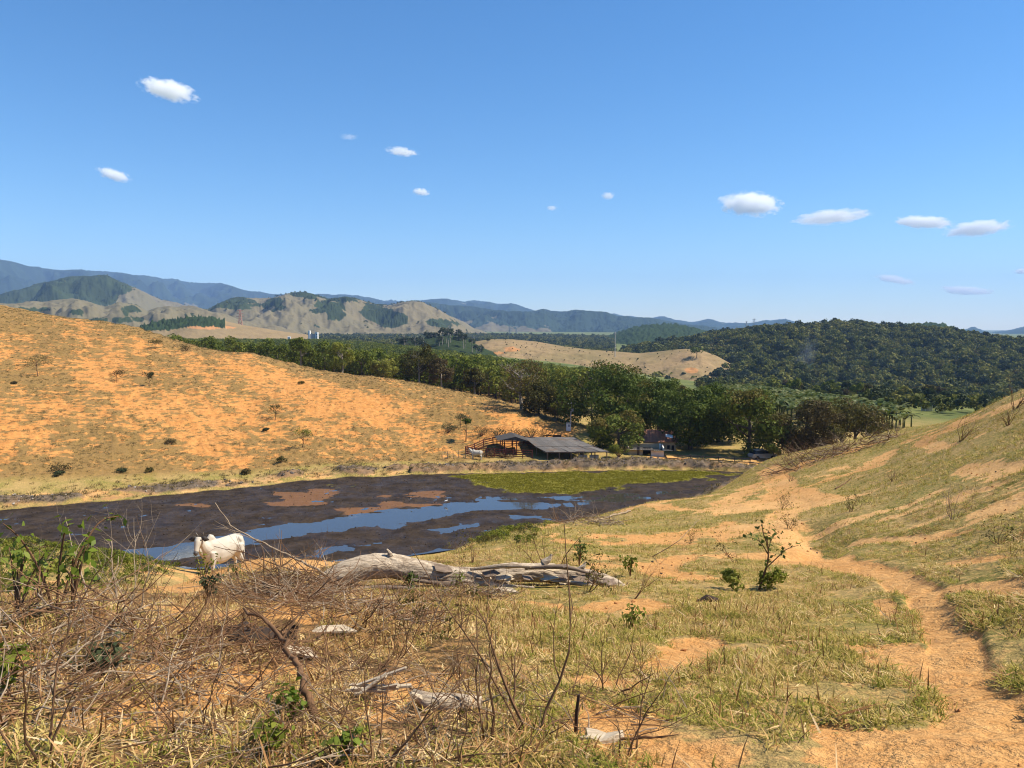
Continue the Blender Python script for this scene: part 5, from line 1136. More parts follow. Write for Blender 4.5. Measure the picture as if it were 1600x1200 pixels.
def grass_band(name, label, n, r0, r1, a0, a1, smin, smax):
    x, y = sector(n, r0, r1, a0, a1); z, bare, pm, berm, weed, path, hill, reflection_tint = land(x, y, True)
    px, py = project(x, y, z); r = np.hypot(x, y)
    lefty = smooth(930, 620, px + 160 * fbm(x * .5, y * .5, 3, 101)) * smooth(26, 12, r)
    dry = fbm(x * .45, y * .45, 3, 103) ; dens = np.clip(1.1 - 1.25 * bare - 1.15 * smooth(-.08, .35, fbm(x * 1.1, y * 1.1, 3, 105)), .0, 1) * (pm < .2)
    dens = np.where(lefty > .5, np.maximum(dens * (1 - .2 * lefty), .06), dens)
    ok = (rng.random(len(x)) < dens) & visible(x, y, z + .35)
    x, y, z, px, lefty, dry, r = [q[ok] for q in (x, y, z, px, lefty, dry, r)]
    u = rng.random(len(x)); k = np.where(u < .34 + .6 * dry - .3 * lefty, 0, np.where(u < .68 + .35 * dry - .4 * lefty, 1, np.where(u < .90 - .22 * lefty, 2, 3)))
    idx = k * 4 + rng.integers(0, 4, len(x)); n_ = len(x)
    rot = np.column_stack([rng.normal(0, .12, n_), rng.normal(0, .12, n_), rng.uniform(0, 6.28, n_)])
    sc = rng.uniform(smin, smax, n_) * (1 - .2 * (k == 0)); scatter(name, label, 'grass', np.column_stack([x, y, z]), sc, idx, CLG + CLO + CLS + CLL, rot)
grass_band('grass', 'short green and straw coloured grass on the near slope', 32000, 2.0, 9, -.70, .70, .42, .85)
grass_band('grass', 'grazed grass on the middle of the near slope', 40000, 9, 21, -.70, .70, .42, .85)
M['hill_tuft'] = grass_mat('hill_tuft', [(.05,.042,.016),(.11,.085,.032),(.20,.15,.06),(.30,.22,.095)])
HILLT = [blade_clump('tuft', 14, .3, .24, M['hill_tuft'], 160 + i, .2, .02, 2) for i in range(8)]
def tufts(name, label, n, r0, r1, a0, a1, smin, smax, probs, f=None, keep=None, kinds=None):
    x, y = sector(n, r0, r1, a0, a1); z, bare, pm, berm, weed, path, hill, reflection_tint = land(x, y, True)
    dens = np.clip(1.0 - 1.0 * bare, .22, 1) * (pm < .2) * np.clip(.6 + fbm(x * .3, y * .3, 3, 107), .15, 1)
    if keep is not None: dens = dens * keep(x, y, z, hill, berm, pm)
    ok = (rng.random(len(x)) < dens) & visible(x, y, z + .4); x, y, z = x[ok], y[ok], z[ok]
    scatter(name, label, 'grass', np.column_stack([x, y, z - .02]), rng.uniform(smin, smax, len(x)), rng.choice(8, len(x), p=probs), kinds or FAROL)
tufts('pasture', 'pasture grass on the far part of the near slope', 140000, 21, 78, -.1, .72, .2, .46, [.19,.19,.18,.07,.05,.04,.14,.14], keep=lambda x, y, z, h, b, p: z > WL + 1.0)
tufts('hill_grass', 'dry tufts of grass all over the left hill', 100000, 84, 240, -.72, .12, .35, 1.1, [.16,.15,.14,.17,.17,.15,.03,.03], keep=lambda x, y, z, h, b, p: h, kinds=HILLT)
# green weeds of the pond and its banks
M['weed'] = grass_mat('pond_weed', [(.10,.10,.008),(.17,.155,.015),(.24,.21,.03)])
WD = [blade_clump('weed', 14, .16, .3, M['weed'], 80 + i, .3, .022, 2) for i in range(3)]
x, y = sector(26000, 88, 108, -.1, .32); z, bare, pm, berm, weed, *_ = land(x, y, True); ok = rng.random(len(x)) < smooth(.3, .8, weed) * .9
scatter('pond_weed', 'yellow green weed growing over the far end of the pond', 'weed', np.column_stack([x, y, z])[ok], rng.uniform(.6, 1.3, ok.sum()), rng.integers(0, 3, ok.sum()), WD)
def leaf_clump(seed, n, w, h, leaf, mat):
    C, D = crown_points(n, w, h, 6, .5, .4, 0, seed); C[:, 2] = np.maximum(C[:, 2] + h * .6, .02); return leaves_mesh('leaf_clump', C, D, leaf, mat, .5)
LC = [leaf_clump(900 + i, 110, .32, .22, .085, M['light_leaf']) for i in range(3)] + [leaf_clump(905 + i, 90, .3, .18, .07, M['grey_leaf']) for i in range(2)] + [leaf_clump(908, 90, .3, .18, .07, M['olive_leaf'])]
x, y = sector(5200, 17, 42, -.70, -.28); z = land(x, y); ok = visible(x, y, z + .4) & (z > WL + .4) & (fbm(x * .3, y * .3, 2, 109) > -.35); px, _ = project(x, y, z); ok &= rng.random(len(x)) < .75 * smooth(290, 170, px)
scatter('undergrowth', 'lush green undergrowth on the near bank of the pond at the left', 'undergrowth', np.column_stack([x, y, z])[ok], rng.uniform(.3, .85, ok.sum()), rng.choice(6, ok.sum(), p=[.17,.16,.15,.14,.14,.24]), LC)
x, y = sector(5000, 15, 40, -.16, .12); z = land(x, y); px, py = project(x, y, z); ok = visible(x, y, z + .4) & (z > WL + .4) & (py > 810) & (py < 850) & (rng.random(len(x)) < smooth(880, 780, px) * smooth(590, 660, px) * .22)
scatter('undergrowth', 'green and olive undergrowth on the bank behind the log', 'undergrowth', np.column_stack([x, y, z])[ok], rng.uniform(.35, .8, ok.sum()), rng.choice(6, ok.sum(), p=[.16,.14,.1,.12,.13,.35]), LC)
# dumped clods along the shore and on the mud
def clod(seed, mat):
    bm = bmesh.new(); bmesh.ops.create_icosphere(bm, subdivisions=2, radius=.5); g = random.Random(seed); o = Vector((g.random() * 9, g.random() * 9, g.random() * 9))
    from mathutils import noise as mn
    for v in bm.verts: v.co *= 1 + .75 * mn.noise(v.co * 2.1 + o) + .3 * mn.noise(v.co * 5 + o)
    for v in bm.verts: v.co.z *= .7
    me = bpy.data.meshes.new('clod'); bm.to_mesh(me); bm.free(); me.materials.append(mat); return me
M['grey_clod'] = flat_mat('grey_clod', (.19,.155,.13), (.09,.07,.057), 3, .95); M['pale_clod'] = flat_mat('pale_clod', (.46,.40,.34), (.30,.24,.19), 3, .95); M['mud_clod'] = flat_mat('mud_clod', (.04,.03,.024), (.025,.018,.014), 3, .7)
CL = [clod(1, M['grey_clod']), clod(2, M['grey_clod']), clod(3, M['pale_clod']), clod(4, M['mud_clod']), clod(5, M['grey_clod'])]
x, y = sector(9000, 82, 122, -.62, .4); z, bare, pm, berm, *_ = land(x, y, True); px, _ = project(x, y, z)
ok = rng.random(len(x)) < smooth(.3, .8, berm) * (.25 + .75 * smooth(-.1, .25, fbm(x * .12, y * .12, 3, 111)))
pale = (px < 330) & (rng.random(len(x)) < .55); idx = np.where(pale, 2, rng.choice([0, 1, 4, 3], len(x), p=[.36,.33,.29,.02]))
scatter('rubble', 'grey clods of dumped earth along the far shore of the pond', 'rubble', np.column_stack([x, y, z])[ok], rng.uniform(.08, .34, ok.sum()) * rng.uniform(.8, 1.4, ok.sum()), idx[ok], CL, rng.uniform(0, 6.28, (ok.sum(), 3)))
x, y = sector(26000, 80, 122, -.64, .42); z, bare, pm, berm, *_ = land(x, y, True); dd = poly_sd(x, y, POND)
ok = (pm < .3) & (dd < -.6) & (dd > -8) & (rng.random(len(x)) < np.clip(.25 + .5 * berm + .6 * fbm(x * .25, y * .25, 3, 115), 0, 1))
scatter('bank_grass', 'dry brown grass and weeds growing over the far bank of the pond', 'grass', np.column_stack([x, y, z - .02])[ok], rng.uniform(.4, 1.5, ok.sum()), rng.integers(0, 8, ok.sum()), HILLT)
x, y = sector(1500, 64, 105, -.62, .2); z, bare, pm, *_ = land(x, y, True); ok = (pm > .8) & (z > WL - .05)
scatter('mud_clods', 'dark clods and hoof lumps on the drying pond mud', 'clods', np.column_stack([x, y, z])[ok], rng.uniform(.05, .2, ok.sum()), np.full(ok.sum(), 3), CL, rng.uniform(0, 6.28, (ok.sum(), 3)))
x, y = sector(1500, 2.6, 30, -.4, .7); z, bare, *_ = land(x, y, True); ok = rng.random(len(x)) < bare * .8
M['soil_clod'] = flat_mat('soil_clod', (.42,.20,.07), (.28,.12,.04), 6, .95); CS = [clod(6, M['soil_clod']), clod(7, M['soil_clod']), clod(8, M['mud_clod'])]
scatter('crumbs', 'crumbs of orange earth and dung on the bare path', 'soil crumbs', np.column_stack([x, y, z])[ok], rng.uniform(.012, .05, ok.sum()) * (1 + .4 * (np.hypot(x, y)[ok] > 12)), rng.choice(3, ok.sum(), p=[.45,.4,.15]), CS, rng.uniform(0, 6.28, (ok.sum(), 3)))

# ------------------------------------------------------------------ foreground: dead wood and shrubs
M['log'] = None
q = N('weathered_log'); v = q.map(q.objc(), (1.2, 9, 9)); n1 = q.noise(v, 3.0, 6, .65, .4); n2 = q.noise(q.objc(), 2.2, 4); n3 = q.noise(q.map(q.objc(), (2, 22, 22)), 3., 3, .7)
c_ = q.mix(q.rng(n1, .35, .62), (.22,.15,.095), (.62,.50,.36)); c_ = q.mix(q.rng(n2, .5, .7, 0, .5), c_, (.68,.56,.42)); c_ = q.mix(q.rng(n3, .56, .70, 0, .8), c_, (.09,.062,.045)); q.color(c_); q.rough(.9); q.bump(q.math('ADD', n1, q.math('MULTIPLY', n3, -.8)), .9, .03); M['log'] = q.m
M['bark_flake'] = flat_mat('bark_flake', (.26,.19,.14), (.12,.085,.06), 9, .95, .6, (1, 4, 4)); M['rot'] = flat_mat('rotten_wood', (.06,.038,.026), (.03,.02,.014), 7, .95, .6); M['pale_wood'] = flat_mat('pale_split_wood', (.55,.45,.32), (.36,.28,.19), 10, .9, .5, (1, 6, 6))
lg = empty('fallen_log', gp(700, 915)); tag(lg, 'big weathered grey fallen log with an arched pale trunk lying across the slope', 'log'); LO = Vector(lg.location)
def lp(px, py, r_): return V3(P(px, py, r_)) - LO
r0 = math.hypot(LO.x, LO.y)
def spline(pts, rad, k=5):
    """smooth path through points, radius carried along"""
    P_ = [Vector(p) for p in pts]; op, orad = [], []
    for i in range(len(P_) - 1):
        a, b, c, d = P_[max(i - 1, 0)], P_[i], P_[i + 1], P_[min(i + 2, len(P_) - 1)]
        for j in range(k):
            t = j / k; op.append(.5 * ((2 * b) + (c - a) * t + (2 * a - 5 * b + 4 * c - d) * t * t + (3 * b - a - 3 * c + d) * t ** 3)); orad.append(rad[i] + (rad[i + 1] - rad[i]) * t)
    return op + [P_[-1]], orad + [rad[-1]]
def old_wood(pts, rad, seed, n=44, k=16, rough_=.2, twist=2.2, open_end=False):
    """a weathered trunk: lengthwise ridges that twist round it, knots, cracks, a broken end"""
    a, b = spline(pts, rad, k); m = len(a); vs = []; up = Vector((0, .1, 1)); L = 0; T = np.linspace(0, 2 * math.pi, n, endpoint=False)
    for i, p in enumerate(a):
        d = (a[min(i + 1, m - 1)] - a[max(i - 1, 0)]).normalized(); s_ = up.cross(d).normalized(); u_ = d.cross(s_); L += (a[i] - a[max(i - 1, 0)]).length
        th = T + L * twist * .35; c1, c2 = np.cos(th) * 2.2, np.sin(th) * 2.2
        rd = ridged(c1 + seed, c2 + L * .7, 3, seed); lo = fbm(np.cos(T) * .8 + L * 2.1 + seed, np.sin(T) * .8, 3, seed + 1); fi = ridged(c1 * 3.5, c2 * 3.5 + L * 1.2, 2, seed + 2)
        q_ = b[i] * (1 + rough_ * (.55 * rd + .8 * lo + .35 * fi))
        if open_end: q_ = q_ * (1 - .6 * smooth(m - 12, m, i) * (.4 + .6 * _hash(np.arange(n), np.full(n, 3), seed) / 65535.))
        for j in range(n): vs.append(p + s_ * (math.cos(T[j]) * q_[j]) + u_ * (math.sin(T[j]) * q_[j]))
    fs = [(i * n + j, i * n + (j + 1) % n, (i + 1) * n + (j + 1) % n, (i + 1) * n + j) for i in range(m - 1) for j in range(n)] + [tuple(range(n - 1, -1, -1)), tuple(range((m - 1) * n, m * n))]
    return MB().add(vs, fs)
old_wood([lp(458,940,r0 - .25), lp(500,916,r0), lp(540,895,r0), lp(590,884,r0 + .05), lp(640,889,r0 + .05), lp(700,900,r0), lp(760,907,r0 - .05), lp(796,910,r0)], [.06,.115,.15,.165,.145,.13,.105,.05], 3).obj('trunk', M['log'], lg, True)
old_wood([lp(700,892,r0 + .15), lp(760,898,r0 + .12), lp(800,894,r0 + .15), lp(850,895,r0 + .2), lp(900,900,r0 + .2), lp(945,912,r0 + .1), lp(978,924,r0), lp(990,930,r0)], [.05,.09,.12,.115,.11,.105,.075,.03], 5, 40, 14, .34, 3., True).obj('upper_trunk', M['log'], lg, True)
for k, (p0, p1, p2, rad) in enumerate([((640,905),(720,915),(800,922),.035), ((700,903),(770,914),(835,918),.03), ((735,890),(790,884),(830,886),.03), ((820,888),(880,886),(930,898),.028), ((760,912),(800,920),(826,926),.03), ((860,905),(920,915),(965,930),.03), ((520,925),(600,918),(680,922),.03)]):
    old_wood([lp(*p0, r0 - .1), lp(*p1, r0 - .18), lp(*p2, r0 - .22)], [rad * .5, rad, rad * .35], 20 + k, 12, 10, .5).obj('splinter', M['log'] if k % 3 else M['bark_flake'], lg, True)
for k, (p0, p1, rad) in enumerate([((610,872),(604,858),.03), ((850,880),(862,866),.035), ((905,890),(915,878),.025)]):
    old_wood([lp(*p0, r0), lp((p0[0] + p1[0]) / 2 + 2, (p0[1] + p1[1]) / 2, r0), lp(*p1, r0)], [rad * 1.5, rad, rad * .5], 30 + k, 12, 8, .4, 2, True).obj('branch_stub', M['log'], lg, True)
g = random.Random(5)
for k in range(26):
    px = g.uniform(690, 965); py = g.uniform(884, 912) + (10 if px > 920 else 0); c = lp(px, py, r0 - g.uniform(.05, .2)); L = g.uniform(.12, .34); d = Vector((1, g.uniform(-.2, .2), g.uniform(-.35, .15))).normalized()
    m = MB(); w_ = g.uniform(.03, .07); up = Vector((g.uniform(-.3, .3), -.6, .8)).normalized(); s_ = d.cross(up).normalized()
    m.add([c - d * L * .5 - s_ * w_, c - d * L * .3 + up * .03 + s_ * w_, c + d * L * .1 + up * .045 + s_ * w_ * 1.1, c + d * L * .5 + up * .01, c + d * L * .15 + up * .02 - s_ * w_ * 1.2, c - d * L * .5 - s_ * w_ - up * .012, c - d * L * .3 + up * .016 + s_ * w_, c + d * L * .1 + up * .03 + s_ * w_ * 1.1, c + d * L * .5, c + d * L * .15 - s_ * w_ * 1.2],
          [(0, 1, 2, 4), (2, 3, 4), (5, 9, 7, 6), (7, 9, 8), (0, 5, 6, 1), (1, 6, 7, 2), (2, 7, 8, 3), (3, 8, 9, 4), (4, 9, 5, 0)]).obj('bark_flake', M['bark_flake'] if k % 3 else M['pale_wood'], lg)
MB().tube([lp(975,921,r0 - .02), lp(988,927,r0 - .05), lp(992,935,r0 - .05)], [.11,.09,.05], 12, .25, .1, 8).obj('rotten_end', M['rot'], lg, True)
def grow(m, p, d, L, r, depth, g, up=.12, n=6, kink=.22):
    pts = [p]; d = d.normalized()
    for i in range(n):
        d = (d + Vector((g.uniform(-1, 1), g.uniform(-1, 1), g.uniform(-1, 1) + up)) * kink).normalized(); pts.append(pts[-1] + d * L / n)
    m.tube(pts, [r * (1 - .75 * i / n) for i in range(n + 1)], 5 if r > .004 else 4)
    ends = [(pts[-1], d)]
    if depth > 0:
        for k in range(g.randint(2, 4)):
            i = g.randint(2, n - 1); dd = (pts[i + 1] - pts[i]).normalized(); sd = dd.cross(Vector((g.uniform(-1, 1), g.uniform(-1, 1), g.uniform(-1, 1)))).normalized()
            ends += grow(m, pts[i], dd * .7 + sd * g.uniform(.5, .9), L * g.uniform(.35, .6), r * (1 - .75 * i / n) * .7, depth - 1, g, up, max(3, n - 2), kink)
    return ends
def dry_shrub(label, px, py, h, nst, seed, mat='twig', lean=(0, 0), r=.006, depth=2, spread=.5, leaf=None, name='dry_shrub', group=None, nl=3, ls=.035):
    b = gp(px, py); e = empty(name, b); tag(e, label, 'shrub', group); g = random.Random(seed); tips = []
    for i in range(nst):
        m = MB(); a = g.uniform(0, 6.28); d = Vector((math.cos(a) * spread + lean[0], math.sin(a) * spread * .6 + lean[1], 1))
        tips += grow(m, Vector((math.cos(a) * .03, math.sin(a) * .03, -.04)), d, h * g.uniform(.55, 1.1), r * g.uniform(.5, .95), depth, g, .12, 7, .30); m.obj('stem', M[mat], e)
    if leaf:
        C = np.array([t[0] + Vector((g.gauss(0, .02), g.gauss(0, .02), g.gauss(0, .02))) for t in tips for _ in range(nl)]); D = np.array([[t[1].x, t[1].y, .5] for t in tips for _ in range(nl)])
        link('foliage', leaves_mesh('foliage', C, D, ls * rng.uniform(.6, 1.4, len(C)), M[leaf], .5), e)
    return e
for k, q_ in enumerate([
    ('bare dark shrub with one tall straight stem in front of the log centre', 832, 1150, 1.02, 3, 'twig', (0, .1), .011), ('thin bare sapling with a kinked stem left of the tallest bare shrub', 768, 1160, 1.05, 2, 'twig', (-.25, .2), .009),
    ('low dark twiggy shrub on the right of the foreground shrubs', 950, 1078, .62, 4, 'twig', (.15, 0), .008), ('spreading bare shrub leaning right beside the split pale wood', 590, 1192, .85, 5, 'twig', (.45, .2), .007),
    ('black bare shrub growing over the right half of the log', 858, 905, .95, 6, 'twig', (.25, 0), .012), ('wispy bare shrub in front of the log at its middle', 612, 1030, .75, 4, 'twig', (.3, .1), .007),
    ('bare grey shrub with pale twigs behind the left end of the log', 488, 872, 1.0, 7, 'grey_twig', (-.1, 0), .009), ('small bare shrub between the log and the brown brush heap', 690, 1000, .5, 4, 'twig', (.1, 0), .006),
    ('bare forked twig bush in the grass right of the sawn pale slab', 985, 1185, .45, 4, 'twig', (.3, 0), .005), ('thin leaning twigs near the bottom edge, left of the bare sapling', 700, 1195, .5, 4, 'twig', (.2, 0), .005),
    ('grey dry shrub high on the right slope', 1490, 812, .75, 8, 'grey_twig', (0, 0), .010), ('brown dry shrub beside the worn bank on the upper path', 1222, 797, .6, 7, 'twig', (.2, 0), .010),
    ('dry shrub on the crest at the right edge', 1585, 640, 1.5, 8, 'twig', (.2, 0), .02), ('bare dry shrub lying low on the far right slope', 1500, 690, 1.1, 8, 'twig', (.6, 0), .016),
    ('dry twigs sticking out of the grass left of the leafy sapling', 1150, 880, .55, 3, 'twig', (-.5, 0), .006), ('bare twigs at the right end of the log', 985, 935, .5, 4, 'twig', (.7, 0), .007),
    ('bare shrub behind the middle of the log against the pond bank', 735, 880, .8, 5, 'twig', (-.2, 0), .008), ('tangled bare shrub where the log meets the grass on the right', 915, 925, .6, 6, 'twig', (.1, 0), .008),
    ('bare shrub on the orange rise left of the log', 420, 915, .6, 5, 'twig', (-.3, 0), .007), ('slender dead stems in the bottom left corner', 60, 1180, .7, 4, 'twig', (.2, 0), .006),
    ('thin dead weed stalks beside the green bush on the left', 205, 960, .85, 4, 'grey_twig', (-.15, 0), .006), ('tall dead stalk with small seed heads at the left', 45, 950, 1.1, 2, 'grey_twig', (0, 0), .006),
    ('dry twiggy shrub left of the little erosion ledge', 1075, 850, .5, 5, 'twig', (.2, 0), .007), ('dry shrub on the left edge of the upper path', 1110, 770, .9, 7, 'twig', (0, 0), .014),
    ('olive twiggy shrub right of where the upper path forks', 1232, 826, .45, 7, 'twig', (.2, 0), .009), ('low brown shrub in the grass just above the erosion ledge', 1330, 800, .5, 8, 'twig', (.3, 0), .010), ('brown shrub beside the bare patch under the skyline brush', 1235, 752, .7, 8, 'twig', (.2, 0), .014), ('small dry shrub in the middle of the right slope', 1395, 752, .6, 8, 'twig', (.1, 0), .012),
    ('dry shrub on the skyline where the right slope dips', 1232, 713, 1.2, 9, 'twig', (.3, 0), .02), ('dry shrub on the skyline above the second brush heap', 1400, 674, 1.0, 8, 'grey_twig', (.2, 0), .018), ('brown shrub at the right edge under the crest', 1575, 665, .9, 8, 'twig', (-.2, 0), .016), ('low olive shrub at the right edge above the trail branch', 1560, 850, .35, 7, 'twig', (0, 0), .007)]):
    lab, px, py, h, nst, mt, ln_, r_ = q_; k = k; dry_shrub(lab, px, py, h, nst, 40 + k, mt, ln_, r_, 2 if k < 26 else 1, .5, 'olive_leaf' if k in (7, 11, 14, 16, 17, 22, 24, 25, 31) else None)
def stick(label, path, rad, mat, name='dead_branch', twigs=4, seed=0, depth=1):
    """a branch laid through photo points, each with its distance (or None: on the ground)"""
    pts = []
    for px, py, r_ in path:
        if r_ is None: p = gp(px, py); pts.append(V3(p) + Vector((0, 0, rad * .8)))
        else: pts.append(V3(P(px, py, r_)))
    o = Vector(pts[0]); e = empty(name, o); tag(e, label, 'branch'); k = len(pts)
    a, b = spline([p - o for p in pts], [rad * (1 - .7 * i / (k - 1)) for i in range(k)], 5); g = random.Random(seed)
    a = [p + Vector((g.gauss(0, 1), g.gauss(0, 1), g.gauss(0, 1))) * rad * .35 for p in a]
    MB().tube(a, b, 8, .12, .0, seed).obj('stem', M[mat], e, True)
    for t in range(twigs):
        i = g.randint(2, len(a) - 3); d = (a[i + 1] - a[i]).normalized() + Vector((g.uniform(-1, 1), g.uniform(-1, 1), g.uniform(-.1, .9))) * .8; m = MB(); grow(m, a[i], d, g.uniform(.15, .45) * (1 + 20 * rad), b[i] * .5, depth, g); m.obj('twig', M[mat], e)
    return e
rr = lambda px, py: float(np.hypot(*gp(px, py)[:2]))
for k, (lab, path, rad, mt, tw) in enumerate([
    ('thick curved brown branch standing out of the litter in front of the log', [(492,1132,None), (478,1085,rr(492,1132) + .1), (468,1045,rr(492,1132) + .3), (445,1005,rr(492,1132) + .55), (410,968,rr(492,1132) + .9), (380,952,rr(492,1132) + 1.2)], .022, 'twig', 3),
    ('long arching dead branch rising over the pond view from the log', [(560,935,10.5), (520,905,10.6), (480,882,10.8), (440,862,11.0), (395,840,11.2), (360,820,11.4), (335,785,11.6)], .022, 'grey_twig', 5),
    ('forked dead branch reaching left above the cow', [(545,925,10.6), (470,896,10.8), (420,878,11), (380,863,11.2), (335,855,11.4)], .012, 'twig', 4),
    ('pale forked dead stem standing in front of the pond at the left', [(190,968,9), (183,930,9.1), (176,890,9.1), (173,845,9.2)], .014, 'grey_twig', 6),
    ('slim leaning dead stem crossing the mud at the left', [(140,950,8.6), (128,900,8.8), (112,850,9), (102,808,9.2)], .010, 'grey_twig', 1),
    ('white bleached stick leaning beside the pale forked stem', [(163,925,8.8), (180,895,8.9), (186,868,9)], .010, 'grey_twig', 0),
    ('long bent stem arching from the pond bank down to the brush', [(105,893,8.4), (150,925,7.9), (200,950,7.4), (240,965,7.0), (290,1010,6.5), (320,1045,6.1)], .010, 'twig', 3),
    ('long thin stem crossing the brown brush heap diagonally', [(95,935,7.6), (140,975,7.1), (175,1010,6.6), (195,1060,6.1), (205,1110,5.5)], .008, 'twig', 2),
    ('dark straight stick lying across the brush at the left edge', [(-10,1022,6.2), (80,1027,6.15), (180,1037,6.1), (310,1046,6.0)], .012, 'twig', 3),
    ('uppermost long pale stick of the pair at the bottom left', [(115,1113,None), (200,1128,4.9), (280,1143,4.85), (380,1152,4.8)], .014, 'grey_twig', 4),
    ('lower pale stick of the pair at the bottom left', [(85,1138,None), (170,1132,4.8), (240,1142,4.75), (330,1150,4.7)], .009, 'grey_twig', 3),
    ('curved pale stick running down into the pair of long sticks', [(85,1037,5.9), (125,1060,5.6), (155,1085,5.3), (180,1110,5.05), (230,1122,4.95)], .011, 'grey_twig', 3),
    ('bottommost thin stick lying near the lower edge at the left', [(205,1163,None), (290,1172,None), (400,1178,None)], .008, 'grey_twig', 3),
    ('thin dark twig slanting in the lower left corner', [(0,1165,4.4), (30,1130,4.6), (65,1080,4.9)], .006, 'twig', 2),
    ('long curved twig in the grass at the right of the bare shrubs', [(905,1118,None), (960,1110,4.7), (1000,1090,4.9), (1025,1062,5.2)], .007, 'twig', 2),
    ('straight twig lying on the grass by the pale slab', [(960,1158,None), (1010,1154,None), (1060,1150,None)], .007, 'twig', 1),
    ('dead branch lying on the orange crest left of the log', [(300,935,None), (350,905,12.5), (370,890,12.6), (385,905,12.3)], .014, 'twig', 5),
    ('dark dead branch sprawled over the straw below the arched trunk', [(470,925,None), (520,930,10.2), (580,935,10.0), (630,938,None)], .016, 'twig', 6),
    ('grey dead branch fallen on the slope below the upper path', [(985,800,None), (960,806,None), (930,815,None), (900,822,None)], .05, 'grey_twig', 9),
    ('dark dead branch in the grass of the upper right slope', [(1305,765,None), (1318,757,None), (1330,748,None)], .03, 'twig', 2),
    ('thin fallen twig in the grass left of the path, far down', [(1020,870,None), (1060,845,15), (1095,808,16)], .010, 'grey_twig', 2),
    ('small pale branch lying across the dark litter at the left centre', [(240,1045,6.0), (230,1030,6.1), (245,1010,6.2)], .006, 'grey_twig', 1),
    ('slender twig rising from the litter in the left centre', [(310,1145,5.0), (285,1090,5.3), (268,1040,5.5), (255,1000,5.8)], .006, 'twig', 1),
    ('twisted pale root curling out of the dark hollow', [(405,1000,None), (425,1006,6.9), (440,998,7)], .012, 'grey_twig', 1)]):
    stick(lab, path, rad, mt, 'dead_branch', tw, 200 + k)
# brush heaps: many fine twigs, one heap each
def brush_heap(label, px, py, w, h, n, seed, mat, L=.5, r=.004, name='brush_heap', depth=1):
    b = gp(px, py); e = empty(name, b); tag(e, label, 'brush heap'); g = random.Random(seed)
    for part in range(3):
        m = MB()
        for i in range(n // 3):
            a = g.uniform(0, 6.28); q_ = math.sqrt(g.random()); x_, y_ = math.cos(a) * q_ * w, math.sin(a) * q_ * w * .7; z_ = H(b[0] + x_, b[1] + y_) - b[2] + g.random() * h * (1 - q_ * q_)
            grow(m, Vector((x_, y_, z_)), Vector((g.uniform(-1, 1), g.uniform(-1, 1), g.uniform(-.25, .45))), L * g.uniform(.5, 1.3), r * g.uniform(.6, 1.5), depth if i % 3 == 0 else 0, g, 0, 4, .3)
        o = m.obj('twigs', M[mat[part % len(mat)]], e); o['kind'] = 'stuff'
    return e
M['litter_twig'] = flat_mat('brown_litter_twig', (.27,.145,.070), (.10,.052,.026), 12, .9, .3)
brush_heap('brown heap of fine dead brush on the mound at the left', 105, 1010, .9, .32, 380, 1, ['litter_twig', 'litter_twig', 'grey_twig'], .45)
brush_heap('tangle of dead twigs piled at the left end of the log', 455, 935, .85, .40, 330, 2, ['litter_twig', 'grey_twig', 'twig'], .6, .006)
brush_heap('pile of dead twigs and straw just below the arched trunk', 560, 965, .85, .28, 420, 3, ['grey_twig', 'litter_twig', 'litter_twig'], .4)
brush_heap('scattered brush covering the ground at the bottom left', 230, 1110, 1.0, .13, 260, 4, ['litter_twig', 'grey_twig', 'litter_twig'], .4, .0035)
brush_heap('low mesh of dead twigs along the bottom edge left of centre', 470, 1175, .7, .08, 160, 5, ['twig', 'grey_twig'], .35, .003)
brush_heap('dark mesh of twigs around the hollow rotten stump', 380, 1010, .6, .16, 220, 6, ['twig', 'litter_twig', 'litter_twig'], .4, .004)
brush_heap('dry brown brush heap on the crest left of the far path', 1265, 722, 2.6, .7, 170, 7, ['twig', 'grey_twig', 'twig'], 1.5, .018, depth=2)
brush_heap('second dry brush heap further up the right skyline', 1345, 700, 2.2, .6, 120, 8, ['twig', 'grey_twig'], 1.4, .018, depth=2)
brush_heap('grey brush heap on the bank beyond the log', 925, 818, 1.3, .35, 150, 9, ['grey_twig', 'twig'], .9, .010)
brush_heap('loose litter of twigs under the bare shrubs at the bottom centre', 800, 1120, .9, .06, 200, 10, ['twig', 'grey_twig'], .3, .003)
brush_heap('dry twig litter left of the sapling on the near slope', 640, 1080, .7, .07, 150, 11, ['twig', 'grey_twig'], .3, .003)
brush_heap('dark tangle of twigs in front of the right half of the log', 740, 935, .55, .2, 200, 12, ['litter_twig', 'grey_twig', 'twig'], .35, .004)
brush_heap('heap of broken brown twigs between the hollow stump and the split wood', 470, 1050, .7, .14, 170, 13, ['litter_twig', 'twig', 'litter_twig'], .35, .0035)
brush_heap('brown twigs strewn under the left edge of the view', 40, 1090, .6, .12, 140, 14, ['litter_twig', 'twig', 'grey_twig'], .35, .0035)
